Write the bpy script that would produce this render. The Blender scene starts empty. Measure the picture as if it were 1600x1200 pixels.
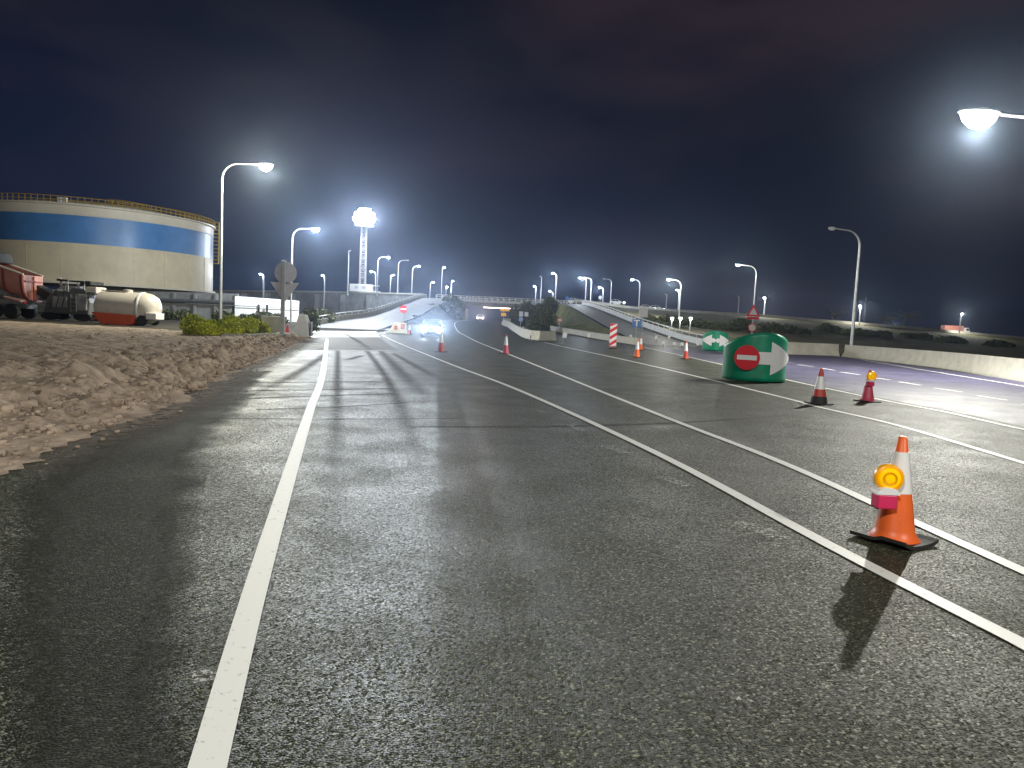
import bpy, math, random
import numpy as np
from mathutils import Vector, Matrix

random.seed(7); rng = np.random.default_rng(7)
S = bpy.context.scene
COL = S.collection

# ------------------------------------------------------------------ camera
EYE = 1.6; PITCH = math.radians(4.8); ROLL = math.radians(2.6); F = 1155.0
FW = np.array([0, math.cos(PITCH), -math.sin(PITCH)])
U0 = np.array([0, math.sin(PITCH), math.cos(PITCH)]); R0 = np.array([1., 0, 0])
RT = R0*math.cos(ROLL)+U0*math.sin(ROLL); UP = -R0*math.sin(ROLL)+U0*math.cos(ROLL)
cd = bpy.data.cameras.new('camera'); cam = bpy.data.objects.new('camera', cd); COL.objects.link(cam)
cd.sensor_width = 36; cd.lens = 36*F/1600; cd.clip_end = 4000; cd.clip_start = 0.05
cam.matrix_world = Matrix(((RT[0], UP[0], -FW[0], 0), (RT[1], UP[1], -FW[1], 0), (RT[2], UP[2], -FW[2], EYE), (0, 0, 0, 1)))
S.camera = cam
S.view_settings.view_transform = 'Standard'; S.view_settings.look = 'None'
S.view_settings.exposure = 0.0; S.view_settings.gamma = 1
S.cycles.use_denoising = True
S.cycles.max_bounces = 5; S.cycles.diffuse_bounces = 2; S.cycles.glossy_bounces = 2
S.cycles.transmission_bounces = 3; S.cycles.volume_bounces = 0; S.cycles.transparent_max_bounces = 12
S.cycles.sample_clamp_indirect = 4.0; S.cycles.sample_clamp_direct = 0.0
S.cycles.use_light_tree = True

# ------------------------------------------------------------------ night sky (world)
W = bpy.data.worlds.new('World'); S.world = W; W.use_nodes = True
nt = W.node_tree; nt.nodes.clear(); N = nt.nodes.new; LK = nt.links.new
out = N('ShaderNodeOutputWorld'); bg = N('ShaderNodeBackground')
tc = N('ShaderNodeTexCoord'); sky = N('ShaderNodeTexSky')
sky.sky_type = 'NISHITA'; sky.sun_disc = False; sky.sun_elevation = math.radians(-4); sky.sun_rotation = math.radians(200)
mp = N('ShaderNodeMapping'); mp.inputs['Scale'].default_value = (1.6, 1.6, 4.5); mp.inputs['Location'].default_value = (0.35, 0.1, 0.2)
nz = N('ShaderNodeTexNoise'); nz.inputs['Scale'].default_value = 1.5; nz.inputs['Detail'].default_value = 4; nz.inputs['Roughness'].default_value = .5
rp = N('ShaderNodeValToRGB'); rp.color_ramp.elements[0].position = .43; rp.color_ramp.elements[1].position = .64
rp.color_ramp.elements[0].color = (.0034, .0048, .0135, 1); rp.color_ramp.elements[1].color = (.0225, .0155, .0235, 1)
mx = N('ShaderNodeMix'); mx.data_type = 'RGBA'; mx.blend_type = 'ADD'; mx.inputs[0].default_value = .03
LK(tc.outputs['Generated'], mp.inputs[0]); LK(mp.outputs[0], nz.inputs['Vector']); LK(nz.outputs[0], rp.inputs[0])
sxw = N('ShaderNodeSeparateXYZ'); LK(tc.outputs['Generated'], sxw.inputs[0])
mz = N('ShaderNodeMapRange'); mz.inputs[1].default_value = .38; mz.inputs[2].default_value = .0; LK(sxw.outputs[2], mz.inputs[0])
mxx = N('ShaderNodeMapRange'); mxx.inputs[1].default_value = .45; mxx.inputs[2].default_value = -.25; mxx.inputs[3].default_value = .12; LK(sxw.outputs[0], mxx.inputs[0])
mm = N('ShaderNodeMath'); mm.operation = 'MULTIPLY'; LK(mz.outputs[0], mm.inputs[0]); LK(mxx.outputs[0], mm.inputs[1])
hb = N('ShaderNodeMix'); hb.data_type = 'RGBA'; hb.inputs[7].default_value = (.0075, .0145, .040, 1); LK(mm.outputs[0], hb.inputs[0]); LK(rp.outputs[0], hb.inputs[6])
LK(hb.outputs[2], mx.inputs[6]); LK(sky.outputs[0], mx.inputs[7]); LK(mx.outputs[2], bg.inputs[0]); LK(bg.outputs[0], out.inputs[0])
bg.inputs[1].default_value = 1.0

# ------------------------------------------------------------------ helpers
def sm(t): t = np.clip(t, 0, 1); return t*t*(3-2*t)
def gz(x, y):            # height of the ground: the carriageway climbs gently towards the bridge
    return 1.5*sm((np.asarray(y, float)-80)/75)*(1-sm((np.asarray(x, float)-9)/8))*sm((np.asarray(x, float)+44)/14)
def ray(x, y): return FW+RT*(x-800)/F-UP*(y-600)/F
def at(x, y, Y): d = ray(x, y); return np.array([0, 0, EYE])+d*(Y/d[1])
def gp(x, y, z=0.0): d = ray(x, y); return np.array([0, 0, EYE])+d*((z-EYE)/d[2])
def gpt(x, y):
    z = 0.0
    d = ray(x, y); t = 1.0
    for i in range(6000):
        p = np.array([0, 0, EYE])+d*t
        if p[2] <= gz(p[0], p[1]) or t > 260: return p
        t *= 1.002
    return p
def Xat(x, Y, z):
    k = (x-800)/F; zz = z-EYE
    return (k*(Y*FW[1]+zz*FW[2])-(Y*RT[1]+zz*RT[2]))/RT[0]
def spl(P, n=60):        # Catmull-Rom through points
    P = [np.array(p, float) for p in P]; Q = [2*P[0]-P[1]]+P+[2*P[-1]-P[-2]]; o = []
    for i in range(1, len(Q)-2):
        m = max(2, n//(len(P)-1))
        for k in range(m):
            t = k/m
            o.append(.5*((2*Q[i])+(-Q[i-1]+Q[i+1])*t+(2*Q[i-1]-5*Q[i]+4*Q[i+1]-Q[i+2])*t*t+(-Q[i-1]+3*Q[i]-3*Q[i+1]+Q[i+2])*t**3))
    o.append(P[-1]); return np.array(o)
def resample(P, n):
    P = np.array(P, float); d = np.r_[0, np.cumsum(np.linalg.norm(np.diff(P, axis=0), axis=1))]
    s = np.linspace(0, d[-1], n); return np.stack([np.interp(s, d, P[:, k]) for k in range(P.shape[1])], 1)

class MB:
    def __init__(s): s.v = []; s.f = []; s.m = []; s.uv = None; s.mi = 0
    def add(s, V, Fs):
        b = len(s.v); s.v += [tuple(map(float, p)) for p in V]
        for f in Fs: s.f.append(tuple(i+b for i in f)); s.m.append(s.mi)
        return s
    def box(s, c, d, rz=0, ry=0, rx=0, taper=1.0):
        x, y, z = np.array(d)/2
        V = [(-x, -y, -z), (x, -y, -z), (x, y, -z), (-x, y, -z)]+[(a*taper, b*taper, z) for a, b in ((-x, -y), (x, -y), (x, y), (-x, y))]
        M = Matrix.Rotation(rz, 3, 'Z') @ Matrix.Rotation(ry, 3, 'Y') @ Matrix.Rotation(rx, 3, 'X')
        V = [M @ Vector(p)+Vector(c) for p in V]
        return s.add(V, [(3, 2, 1, 0), (4, 5, 6, 7), (0, 1, 5, 4), (1, 2, 6, 5), (2, 3, 7, 6), (3, 0, 4, 7)])
    def tube(s, P, r, n=10, cap=True):
        P = [Vector(p) for p in P]; r = list(r) if hasattr(r, '__len__') else [r]*len(P)
        V = []; Fs = []; prev = None
        for i, p in enumerate(P):
            t = (P[min(i+1, len(P)-1)]-P[max(i-1, 0)]).normalized()
            if prev is None:
                a = Vector((0, 0, 1)) if abs(t.z) < .9 else Vector((1, 0, 0)); u = t.cross(a).normalized()
            else: u = (prev-t*prev.dot(t)).normalized()
            prev = u; w = t.cross(u)
            for k in range(n):
                a = 2*math.pi*k/n; V.append(p+(u*math.cos(a)+w*math.sin(a))*r[i])
        for i in range(len(P)-1):
            for k in range(n): Fs.append((i*n+k, i*n+(k+1) % n, (i+1)*n+(k+1) % n, (i+1)*n+k))
        if cap: Fs += [tuple(range(n-1, -1, -1)), tuple(range((len(P)-1)*n, len(P)*n))]
        return s.add(V, Fs)
    def lathe(s, prof, n=20, c=(0, 0, 0), M=None, sy=1.0):   # profile (r, z) about local z
        V = []; Fs = []
        for r, z in prof:
            for k in range(n):
                a = 2*math.pi*k/n; p = Vector((r*math.cos(a), r*math.sin(a)*sy, z))
                if M is not None: p = M @ p
                V.append(p+Vector(c))
        for i in range(len(prof)-1):
            for k in range(n): Fs.append((i*n+k, i*n+(k+1) % n, (i+1)*n+(k+1) % n, (i+1)*n+k))
        Fs += [tuple(range(n-1, -1, -1)), tuple(range((len(prof)-1)*n, len(prof)*n))]
        return s.add(V, Fs)
    def prism(s, poly, d, M=None, c=(0, 0, 0)):   # polygon in local xz, thickness d along y (centred)
        n = len(poly); V = [Vector((x, -d/2, z)) for x, z in poly]+[Vector((x, d/2, z)) for x, z in poly]
        if M is not None: V = [M @ p for p in V]
        V = [p+Vector(c) for p in V]
        return s.add(V, [tuple(range(n)), tuple(range(2*n-1, n-1, -1))]+[(i, i+n, (i+1) % n+n, (i+1) % n) for i in range(n)])
    def grid(s, G):            # G[nu][nv] points
        G = np.array(G); nu, nv = G.shape[:2]
        return s.add(G.reshape(-1, 3), [(i*nv+j, i*nv+j+1, (i+1)*nv+j+1, (i+1)*nv+j) for i in range(nu-1) for j in range(nv-1)])
    def build(s, name, mat, parent=None, smooth=False, bevel=0, uv=None):
        me = bpy.data.meshes.new(name); me.from_pydata(s.v, [], s.f)
        for m in (mat if isinstance(mat, (list, tuple)) else [mat]): me.materials.append(m)
        if isinstance(mat, (list, tuple)): me.polygons.foreach_set('material_index', s.m)
        if uv is not None:
            l = me.uv_layers.new(name='uv'); idx = np.zeros(len(me.loops), int); me.loops.foreach_get('vertex_index', idx)
            l.data.foreach_set('uv', np.array(uv, float)[idx].ravel())
        me.update()
        o = bpy.data.objects.new(name, me); COL.objects.link(o)
        if parent: o.parent = parent
        if smooth:
            me.polygons.foreach_set('use_smooth', [True]*len(me.polygons))
            if smooth != 'all':
                try: me.set_sharp_from_angle(angle=math.radians(38))
                except Exception: pass
        if bevel:
            b = o.modifiers.new('bevel', 'BEVEL'); b.width = bevel; b.segments = 2; b.limit_method = 'ANGLE'
        return o
def tag(o, label=None, cat=None, group=None, kind=None):
    if label: o['label'] = label
    if cat: o['category'] = cat
    if group: o['group'] = group
    if kind: o['kind'] = kind
    return o
def thing(name, loc, label, cat, group=None, rz=0):
    o = bpy.data.objects.new(name, None); COL.objects.link(o); o.location = tuple(map(float, loc)); o.rotation_euler = (0, 0, rz)
    o.empty_display_size = .3
    return tag(o, label, cat, group)
def copy_tree(o, parent=None):
    c = o.copy(); COL.objects.link(c)
    if parent: c.parent = parent
    for ch in list(o.children): copy_tree(ch, c)
    return c
def lamp_light(name, loc, I, col, parent=None, r=.1, spot=None, aim=None):
    l = bpy.data.lights.new(name, 'SPOT' if spot else 'POINT'); l.energy = I*4*math.pi; l.color = col; l.shadow_soft_size = r
    if spot: l.spot_size = math.radians(spot); l.spot_blend = .6
    o = bpy.data.objects.new(name, l); COL.objects.link(o); o.location = tuple(map(float, loc))
    if aim is not None: o.rotation_euler = Vector(tuple(map(float, aim))).to_track_quat('-Z', 'Y').to_euler()
    if parent: o.parent = parent
    return o

# ------------------------------------------------------------------ materials
def mat(name, col, rough=.6, metal=0, spec=.5, noise=0, nscale=8, bump=0, bscale=40, emit=None, es=0, var=None, coat=0):
    m = bpy.data.materials.new(name); m.use_nodes = True; t = m.node_tree; p = t.nodes['Principled BSDF']
    p.inputs['Base Color'].default_value = (*col, 1); p.inputs['Roughness'].default_value = rough; p.inputs['Metallic'].default_value = metal
    p.inputs['Specular IOR Level'].default_value = spec; p.inputs['Coat Weight'].default_value = coat
    if emit: p.inputs['Emission Color'].default_value = (*emit, 1); p.inputs['Emission Strength'].default_value = es
    if noise or bump:
        c = t.nodes.new('ShaderNodeTexCoord')
    if noise:
        n = t.nodes.new('ShaderNodeTexNoise'); n.inputs['Scale'].default_value = nscale; n.inputs['Detail'].default_value = 6; n.inputs['Roughness'].default_value = .65
        r = t.nodes.new('ShaderNodeValToRGB'); r.color_ramp.elements[0].position = .3; r.color_ramp.elements[1].position = .72
        a = var or tuple(v*(1-noise) for v in col)
        r.color_ramp.elements[0].color = (*a, 1); r.color_ramp.elements[1].color = (*[min(1, v*(1+noise*.5)) for v in col], 1)
        t.links.new(c.outputs['Object'], n.inputs['Vector']); t.links.new(n.outputs[0], r.inputs[0]); t.links.new(r.outputs[0], p.inputs['Base Color'])
    if bump:
        n2 = t.nodes.new('ShaderNodeTexNoise'); n2.inputs['Scale'].default_value = bscale; n2.inputs['Detail'].default_value = 5
        b = t.nodes.new('ShaderNodeBump'); b.inputs['Strength'].default_value = bump; b.inputs['Distance'].default_value = .02
        t.links.new(c.outputs['Object'], n2.inputs['Vector']); t.links.new(n2.outputs[0], b.inputs['Height']); t.links.new(b.outputs[0], p.inputs['Normal'])
    return m
def asphalt(name, dark, light, scale=75, rough=(.38, .6), bump=.8, edge=None, spec=.5, facet=.35):
    m = bpy.data.materials.new(name); m.use_nodes = True; t = m.node_tree; p = t.nodes['Principled BSDF']; n = t.nodes.new; k = t.links.new
    c = n('ShaderNodeTexCoord')
    v = n('ShaderNodeTexVoronoi'); v.inputs['Scale'].default_value = scale; k(c.outputs['Object'], v.inputs['Vector'])
    sp = n('ShaderNodeSeparateColor'); k(v.outputs['Color'], sp.inputs[0])
    pw = n('ShaderNodeMath'); pw.operation = 'POWER'; pw.inputs[1].default_value = 11; k(sp.outputs[0], pw.inputs[0])
    ns = n('ShaderNodeTexNoise'); ns.inputs['Scale'].default_value = .55; ns.inputs['Detail'].default_value = 6; ns.inputs['Roughness'].default_value = .62; k(c.outputs['Object'], ns.inputs['Vector'])
    rp = n('ShaderNodeMapRange'); rp.inputs[1].default_value = .3; rp.inputs[2].default_value = .7; rp.inputs[3].default_value = .7; rp.inputs[4].default_value = 1.25; k(ns.outputs[0], rp.inputs[0])
    mx = n('ShaderNodeMix'); mx.data_type = 'RGBA'; mx.inputs[6].default_value = (*dark, 1); mx.inputs[7].default_value = (*light, 1); k(pw.outputs[0], mx.inputs[0])
    ml = n('ShaderNodeMix'); ml.data_type = 'RGBA'; ml.blend_type = 'MULTIPLY'; ml.inputs[0].default_value = 1; k(mx.outputs[2], ml.inputs[6]); k(rp.outputs[0], ml.inputs[7])
    k(ml.outputs[2], p.inputs['Base Color'])
    n2 = n('ShaderNodeTexNoise'); n2.inputs['Scale'].default_value = 1.1; n2.inputs['Detail'].default_value = 5; k(c.outputs['Object'], n2.inputs['Vector'])
    r2 = n('ShaderNodeMapRange'); r2.inputs[1].default_value = .32; r2.inputs[2].default_value = .68; r2.inputs[3].default_value = rough[0]; r2.inputs[4].default_value = rough[1]; k(n2.outputs[0], r2.inputs[0])
    k(r2.outputs[0], p.inputs['Roughness']); p.inputs['Specular IOR Level'].default_value = spec; p.inputs['Specular Tint'].default_value = (1, 1, .84, 1)
    n3 = n('ShaderNodeTexNoise'); n3.inputs['Scale'].default_value = scale*.35; n3.inputs['Detail'].default_value = 3; k(c.outputs['Object'], n3.inputs['Vector'])
    ad = n('ShaderNodeMath'); ad.operation = 'MULTIPLY_ADD'; ad.inputs[1].default_value = -.9; k(v.outputs['Distance'], ad.inputs[0]); k(n3.outputs[0], ad.inputs[2])
    b = n('ShaderNodeBump'); b.inputs['Strength'].default_value = bump; b.inputs['Distance'].default_value = .007; k(ad.outputs[0], b.inputs['Height'])
    vs = n('ShaderNodeVectorMath'); vs.operation = 'SUBTRACT'; vs.inputs[1].default_value = (.5, .5, .5); k(v.outputs['Color'], vs.inputs[0])
    vm = n('ShaderNodeVectorMath'); vm.operation = 'MULTIPLY'; vm.inputs[1].default_value = (facet, facet, 0); k(vs.outputs[0], vm.inputs[0])
    va = n('ShaderNodeVectorMath'); va.operation = 'ADD'; k(b.outputs[0], va.inputs[0]); k(vm.outputs[0], va.inputs[1])
    vn = n('ShaderNodeVectorMath'); vn.operation = 'NORMALIZE'; k(va.outputs[0], vn.inputs[0]); k(vn.outputs[0], p.inputs['Normal'])
    if edge:
        sx = n('ShaderNodeSeparateXYZ'); k(c.outputs['UV'], sx.inputs[0]); q = n('ShaderNodeMath'); q.operation = 'PINGPONG'; q.inputs[1].default_value = .5; k(sx.outputs[0], q.inputs[0])
        q1 = n('ShaderNodeMath'); q1.operation = 'MULTIPLY_ADD'; q1.inputs[1].default_value = .8; k(ns.outputs[0], q1.inputs[0]); k(q.outputs[0], q1.inputs[2])
        q2 = n('ShaderNodeMapRange'); q2.inputs[1].default_value = .42; q2.inputs[2].default_value = .72; q2.inputs[4].default_value = edge; k(q1.outputs[0], q2.inputs[0]); k(q2.outputs[0], p.inputs['Alpha'])
    return m
def worn(name, col, amount, scale, rough=.6, edge=False, fade=False):   # thin layer with worn-through holes (alpha); uv.x runs across the ribbon
    m = bpy.data.materials.new(name); m.use_nodes = True; t = m.node_tree; p = t.nodes['Principled BSDF']; n = t.nodes.new; k = t.links.new
    p.inputs['Base Color'].default_value = (*col, 1); p.inputs['Roughness'].default_value = rough
    c = n('ShaderNodeTexCoord'); ns = n('ShaderNodeTexNoise'); ns.inputs['Scale'].default_value = scale; ns.inputs['Detail'].default_value = 6; ns.inputs['Roughness'].default_value = .7
    k(c.outputs['Object'], ns.inputs['Vector'])
    r = n('ShaderNodeMapRange'); r.inputs[1].default_value = amount-.07; r.inputs[2].default_value = amount+.07; k(ns.outputs[0], r.inputs[0]); a = r.outputs[0]
    if edge:
        sx = n('ShaderNodeSeparateXYZ'); k(c.outputs['UV'], sx.inputs[0])
        q = n('ShaderNodeMath'); q.operation = 'PINGPONG'; q.inputs[1].default_value = .5; k(sx.outputs[0], q.inputs[0])
        q2 = n('ShaderNodeMapRange'); q2.inputs[1].default_value = 0; q2.inputs[2].default_value = .42; q2.inputs[4].default_value = edge; k(q.outputs[0], q2.inputs[0])
        mu = n('ShaderNodeMath'); mu.operation = 'MULTIPLY'; k(a, mu.inputs[0]); k(q2.outputs[0], mu.inputs[1]); a = mu.outputs[0]
    if fade:
        f2 = n('ShaderNodeMapRange'); f2.inputs[1].default_value = 1; f2.inputs[2].default_value = .55 if fade is True else fade; k(sx.outputs[1], f2.inputs[0])
        m2 = n('ShaderNodeMath'); m2.operation = 'MULTIPLY'; k(a, m2.inputs[0]); k(f2.outputs[0], m2.inputs[1]); a = m2.outputs[0]
    k(a, p.inputs['Alpha'])
    return m

M = {}
M['asphalt'] = asphalt('old_asphalt', (.025, .0275, .0165), (.26, .27, .19), 88, (.43, .57), 1.0, spec=.17, facet=.85)
M['asphalt_dark'] = asphalt('fresh_dark_asphalt', (.018, .019, .019), (.05, .05, .05), 110, (.6, .75), .7, spec=.35)
M['asphalt_smooth'] = asphalt('smooth_grey_asphalt', (.06, .061, .06), (.12, .12, .12), 120, (.6, .72), .5, spec=.35)
M['asphalt_lilac'] = asphalt('bluish_asphalt', (.085, .08, .14), (.19, .18, .28), 80, (.42, .6), .6, spec=.35, facet=.6)  # bluer and paler than the old asphalt
M['ramp'] = mat('pale_ramp_asphalt', (.20, .20, .19), .6, noise=.3, nscale=.5, bump=.3)
M['dust'] = worn('brown_soil_dust', (.16, .125, .09), .45, 5, .95, edge=1.0, fade=.9)
M['glare_road'] = mat('glare_pale_road', (.42, .42, .40), .55, noise=.3, nscale=2, bump=.3)  # pale colour carries the floodlight glare on the road
M['paint'] = worn('white_road_paint', (.82, .82, .78), .32, 26, .55)
M['paint_worn'] = worn('worn_white_road_paint', (.5, .5, .46), .55, 40, .6)
M['tyre'] = worn('tyre_rubber_film', (.028, .028, .025), .38, 4, .82, edge=.62, fade=True)
M['seal'] = asphalt('dark_seal_coat', (.02, .0205, .0175), (.10, .10, .085), 78, (.66, .8), .8, edge=.97, spec=.25)
M['seam'] = worn('bitumen_seam', (.012, .012, .012), .3, 8, .8, edge=1.0)
M['dirt'] = mat('churned_brown_soil', (.47, .37, .285), .95, noise=.6, nscale=2.2, bump=1.0, bscale=14, spec=.15)
M['clod'] = mat('soil_clods', (.48, .38, .295), .95, noise=.6, nscale=3, bump=.6, bscale=30, spec=.15)
M['ground'] = mat('dark_dry_soil', (.06, .052, .036), .95, noise=.5, nscale=.4, bump=.6, bscale=4, spec=.1)
M['grass'] = mat('rough_dry_grass', (.16, .165, .055), .9, noise=.65, nscale=.5, bump=1.0, bscale=5, spec=.15)
M['grass2'] = mat('dark_scrub_grass', (.095, .09, .045), .9, noise=.6, nscale=.35, bump=1.0, bscale=4, spec=.15)
M['concrete'] = mat('barrier_concrete', (.46, .44, .37), .8, noise=.25, nscale=1.4, bump=.35, bscale=30)
M['concrete_grey'] = mat('weathered_grey_concrete', (.27, .27, .26), .85, noise=.4, nscale=.5, bump=.4, bscale=10)
M['concrete_white'] = mat('white_painted_concrete', (.75, .75, .72), .7, noise=.15, nscale=1.5, bump=.2)
M['white'] = mat('white_paint', (.78, .78, .76), .45, noise=.1, nscale=3)
M['reflect'] = mat('white_reflective_sleeve', (.86, .86, .86), .35)
M['orange'] = mat('orange_cone_rubber', (.9, .15, .025), .42, noise=.12, nscale=6)
M['red_cone'] = mat('red_cone_rubber', (.55, .06, .04), .5, noise=.2, nscale=6)
M['pink_cone'] = mat('faded_crimson_cone_rubber', (.62, .07, .13), .45, noise=.15, nscale=6)
M['rubber'] = mat('black_rubber', (.028, .027, .024), .7, noise=.3, nscale=10, bump=.3)
M['tyre_rubber'] = mat('tyre_black', (.016, .016, .016), .8, bump=.3)
M['amber'] = mat('amber_lens', (.95, .52, .0), .2, emit=(1, .55, .0), es=.45, coat=.4)
M['amber_dark'] = mat('amber_lens_ring', (.85, .38, .0), .3, emit=(1, .42, 0), es=.16)
M['magenta'] = mat('crimson_battery_case', (.72, .03, .13), .4)
M['green'] = mat('green_vinyl', (.0, .30, .165), .38, noise=.35, nscale=1.6, bump=.12, bscale=6)
M['red_sign'] = mat('red_sign_sheet', (.72, .012, .03), .4)
M['blue_sign'] = mat('blue_sign_sheet', (.02, .16, .5), .4)
M['yellow_sign'] = mat('yellow_sign_sheet', (.9, .42, .0), .4, emit=(1, .5, .0), es=.25)  # sheet given a faint glow of its own, no lamp in it
M['steel'] = mat('galvanised_steel', (.48, .49, .5), .38, metal=.55, noise=.2, nscale=3)
M['dark_steel'] = mat('dark_grey_steel', (.17, .175, .18), .5, metal=.3, noise=.3, nscale=4)
M['sign_back'] = mat('dull_aluminium_sign_back', (.55, .54, .57), .5, metal=.2, noise=.15, nscale=3)
M['housing'] = mat('lamp_housing_grey', (.35, .36, .37), .45)
M['lens_off'] = mat('unlit_lamp_glass', (.5, .5, .5), .2)
for k_, c_, s_ in (('lens_warm', (1, .97, .80), 60), ('lens_cool', (.86, .92, 1), 60), ('lens_flood', (.92, .94, 1), 120), ('lens_head', (.85, .93, 1), 90), ('lens_pink', (1, .72, .6), 9), ('lens_taill', (1, .12, .06), 6)):
    M[k_] = mat(k_, (.9, .9, .9), .3, emit=c_, es=s_)
M['tank_beige'] = mat('beige_tank_steel', (.84, .73, .50), .5, noise=.3, nscale=.12)
M['tank_blue'] = mat('blue_tank_band', (.09, .27, .60), .35, noise=.4, nscale=.1)
M['tank_white'] = mat('cream_tank_steel', (.78, .71, .56), .5, noise=.12, nscale=.2)
M['yellow'] = mat('yellow_railing_paint', (.55, .36, .03), .5)
M['truck_red'] = mat('faded_red_truck_paint', (.58, .25, .20), .35, noise=.2, nscale=2, coat=.3)
M['orange_plant'] = mat('orange_red_machine_paint', (.66, .10, .035), .4, noise=.2, nscale=2)
M['cream'] = mat('cream_white_tank_paint', (.62, .57, .50), .35, noise=.12, nscale=2, coat=.2)
M['grey_plant'] = mat('grey_machine_paint', (.38, .39, .39), .45, noise=.3, nscale=2)
M['glass'] = mat('dark_car_glass', (.03, .035, .04), .08)
M['car'] = mat('silver_car_paint', (.55, .58, .62), .3, metal=.4, coat=.6)
M['car_white'] = mat('white_car_paint', (.75, .75, .75), .3, coat=.5)
M['bark'] = mat('grey_bark', (.12, .10, .08), .9, bump=.6, bscale=12)
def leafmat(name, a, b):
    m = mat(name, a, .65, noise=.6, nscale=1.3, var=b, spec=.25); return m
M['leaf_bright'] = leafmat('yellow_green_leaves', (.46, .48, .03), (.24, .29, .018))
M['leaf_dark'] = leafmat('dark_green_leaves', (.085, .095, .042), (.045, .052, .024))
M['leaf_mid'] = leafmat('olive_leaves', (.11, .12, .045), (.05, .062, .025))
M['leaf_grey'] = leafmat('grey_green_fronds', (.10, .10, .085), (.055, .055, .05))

# ------------------------------------------------------------------ ground and road
def nonuni(a, b, near, far, c=0):
    o = [a]; x = a
    while x < b:
        d = abs(x-c); x += near+max(0, (d-40))*.12 if d < 300 else far; o.append(min(x, b))
    return np.unique(o)
gx = nonuni(-900, 900, 2.5, 60); gy = nonuni(-300, 1200, 2.5, 60, 60)
XX, YY = np.meshgrid(gx, gy, indexing='ij')
b = MB(); b.grid(np.stack([XX, YY, gz(XX, YY)-.035], -1)[:, ::1])
b.f = [f[::-1] for f in b.f]
tag(b.build('ground', M['ground']), kind='structure')

EDGE_PX = [(-700, 1200), (-420, 960), (-180, 820), (0, 744), (75, 702), (160, 672), (275, 628), (372, 578), (430, 553), (480, 528)]
edge = [gp(*p) for p in EDGE_PX]
edge = [np.array([-3.6, -14, 0]), np.array([-3.4, -4, 0])]+edge
edge_s = spl(edge, 200)
barr_px = [(1600, 598), (1560, 591), (1480, 577), (1400, 567), (1312, 557)]
barr = [gp(*p) for p in barr_px]
b0 = barr[0]; dv = (barr[0]-barr[1]); dv /= np.linalg.norm(dv)
barr = [b0+dv*44, b0+dv*24, b0+dv*10]+barr
barr_s = spl(barr, 120)
def edgeL(y): return np.interp(y, np.r_[edge_s[:, 1], 82, 96, 112, 150, 240], np.r_[edge_s[:, 0], edge_s[-1, 0]-.5, -21, -19, -17, -17])
def edgeR(y): return np.interp(y, np.r_[barr_s[:, 1], 70, 80, 100, 240], np.r_[barr_s[:, 0], 27, 24, 13, 12])
ys = np.r_[np.linspace(-14, 60, 60), np.linspace(61.5, 235, 110)]
G = np.array([[(x, y, gz(x, y)+.004) for x in np.linspace(edgeL(y), edgeR(y), 60)] for y in ys])
b = MB(); b.grid(G); b.f = [f[::-1] for f in b.f]
tag(b.build('road', M['asphalt'], smooth='all'), kind='structure')

def sheet(name, px, m, dz, n=1):           # flat sheet outlined by pixels on the ground
    P = [gpt(*p) for p in px]; P = [(p[0], p[1], gz(p[0], p[1])+dz) for p in P]
    bb = MB(); bb.add(P, [tuple(range(len(P)))]); o = bb.build(name, m)
    if o.data.polygons[0].normal.z < 0: o.data.flip_normals()
    return tag(o, kind='structure')
def ribbon(P, w, dz, n=80, wend=None, close=None):
    C = resample(spl(P, 200), n); V = []; uv = []
    T = np.gradient(C[:, :2], axis=0); T /= np.linalg.norm(T, axis=1)[:, None]; Nn = np.stack([T[:, 1], -T[:, 0]], 1)
    ws = np.linspace(w, wend or w, n)
    for i in range(n):
        for q, u in ((-.5, 0), (.5, 1)):
            x, y = C[i, :2]+Nn[i]*q*ws[i]; V.append((x, y, gz(x, y)+dz)); uv.append((u, i/n))
    Fs = [(2*i, 2*i+1, 2*i+3, 2*i+2) for i in range(n-1)]
    return V, Fs, uv
def band(name, pts, w, m, dz, n=80, wend=None, world=False):
    V, Fs, uv = ribbon(pts if world else [gpt(*p) for p in pts], w, dz, n, wend)
    bb = MB(); bb.add(V, Fs); o = bb.build(name, m, uv=uv)
    if sum(p.normal.z for p in o.data.polygons) < 0: o.data.flip_normals()
    return tag(o, kind='structure')
# surfaces of different tone laid on the road
def strip(name, left, right, m, dz, n=60, k=24):
    A = resample(spl(left, 100), n); B = resample(spl(right, 100), n)
    G = [[(A[i]*(1-t)+B[i]*t)[:2] for t in np.linspace(0, 1, k)] for i in range(n)]
    G = np.array([[(p[0], p[1], gz(p[0], p[1])+dz) for p in r] for r in G]); bb = MB(); bb.grid(G); o = bb.build(name, m, smooth='all', uv=[(j/(k-1), i/(n-1)) for i in range(n) for j in range(k)])
    if sum(p.normal.z for p in o.data.polygons) < 0: o.data.flip_normals()
    return tag(o, kind='structure')
dline = [gp(*p) for p in [(1600, 672), (1480, 645), (1376, 625), (1230, 594), (1129, 570), (1007, 543)]]
dl2 = [2*dline[0]-dline[1]+np.array([-.5, -4, 0])]+dline
strip('carriageway', [p+np.array([.3, 0, 0]) for p in dl2], [np.array([edgeR(y)-.1, y, 0]) for y in (4, 12.9, 19.5, 26, 37, 58, 75)], M['asphalt_lilac'], .008)
e_l = [gp(*q) for q in ((-60, 1330), (-40, 1200), (-20, 1000), (0, 860), (20, 760), (140, 690), (262, 634), (365, 582))]
e_r = [gp(*q) for q in ((330, 1330), (320, 1200), (310, 1000), (310, 860), (320, 760), (350, 690), (390, 628), (430, 580))]
strip('seal_coat', e_l, e_r, M['seal'], .008)
sheet('asphalt_band', [(484, 527), (592, 527), (620, 547), (448, 547)], M['asphalt_smooth'], .008)
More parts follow.
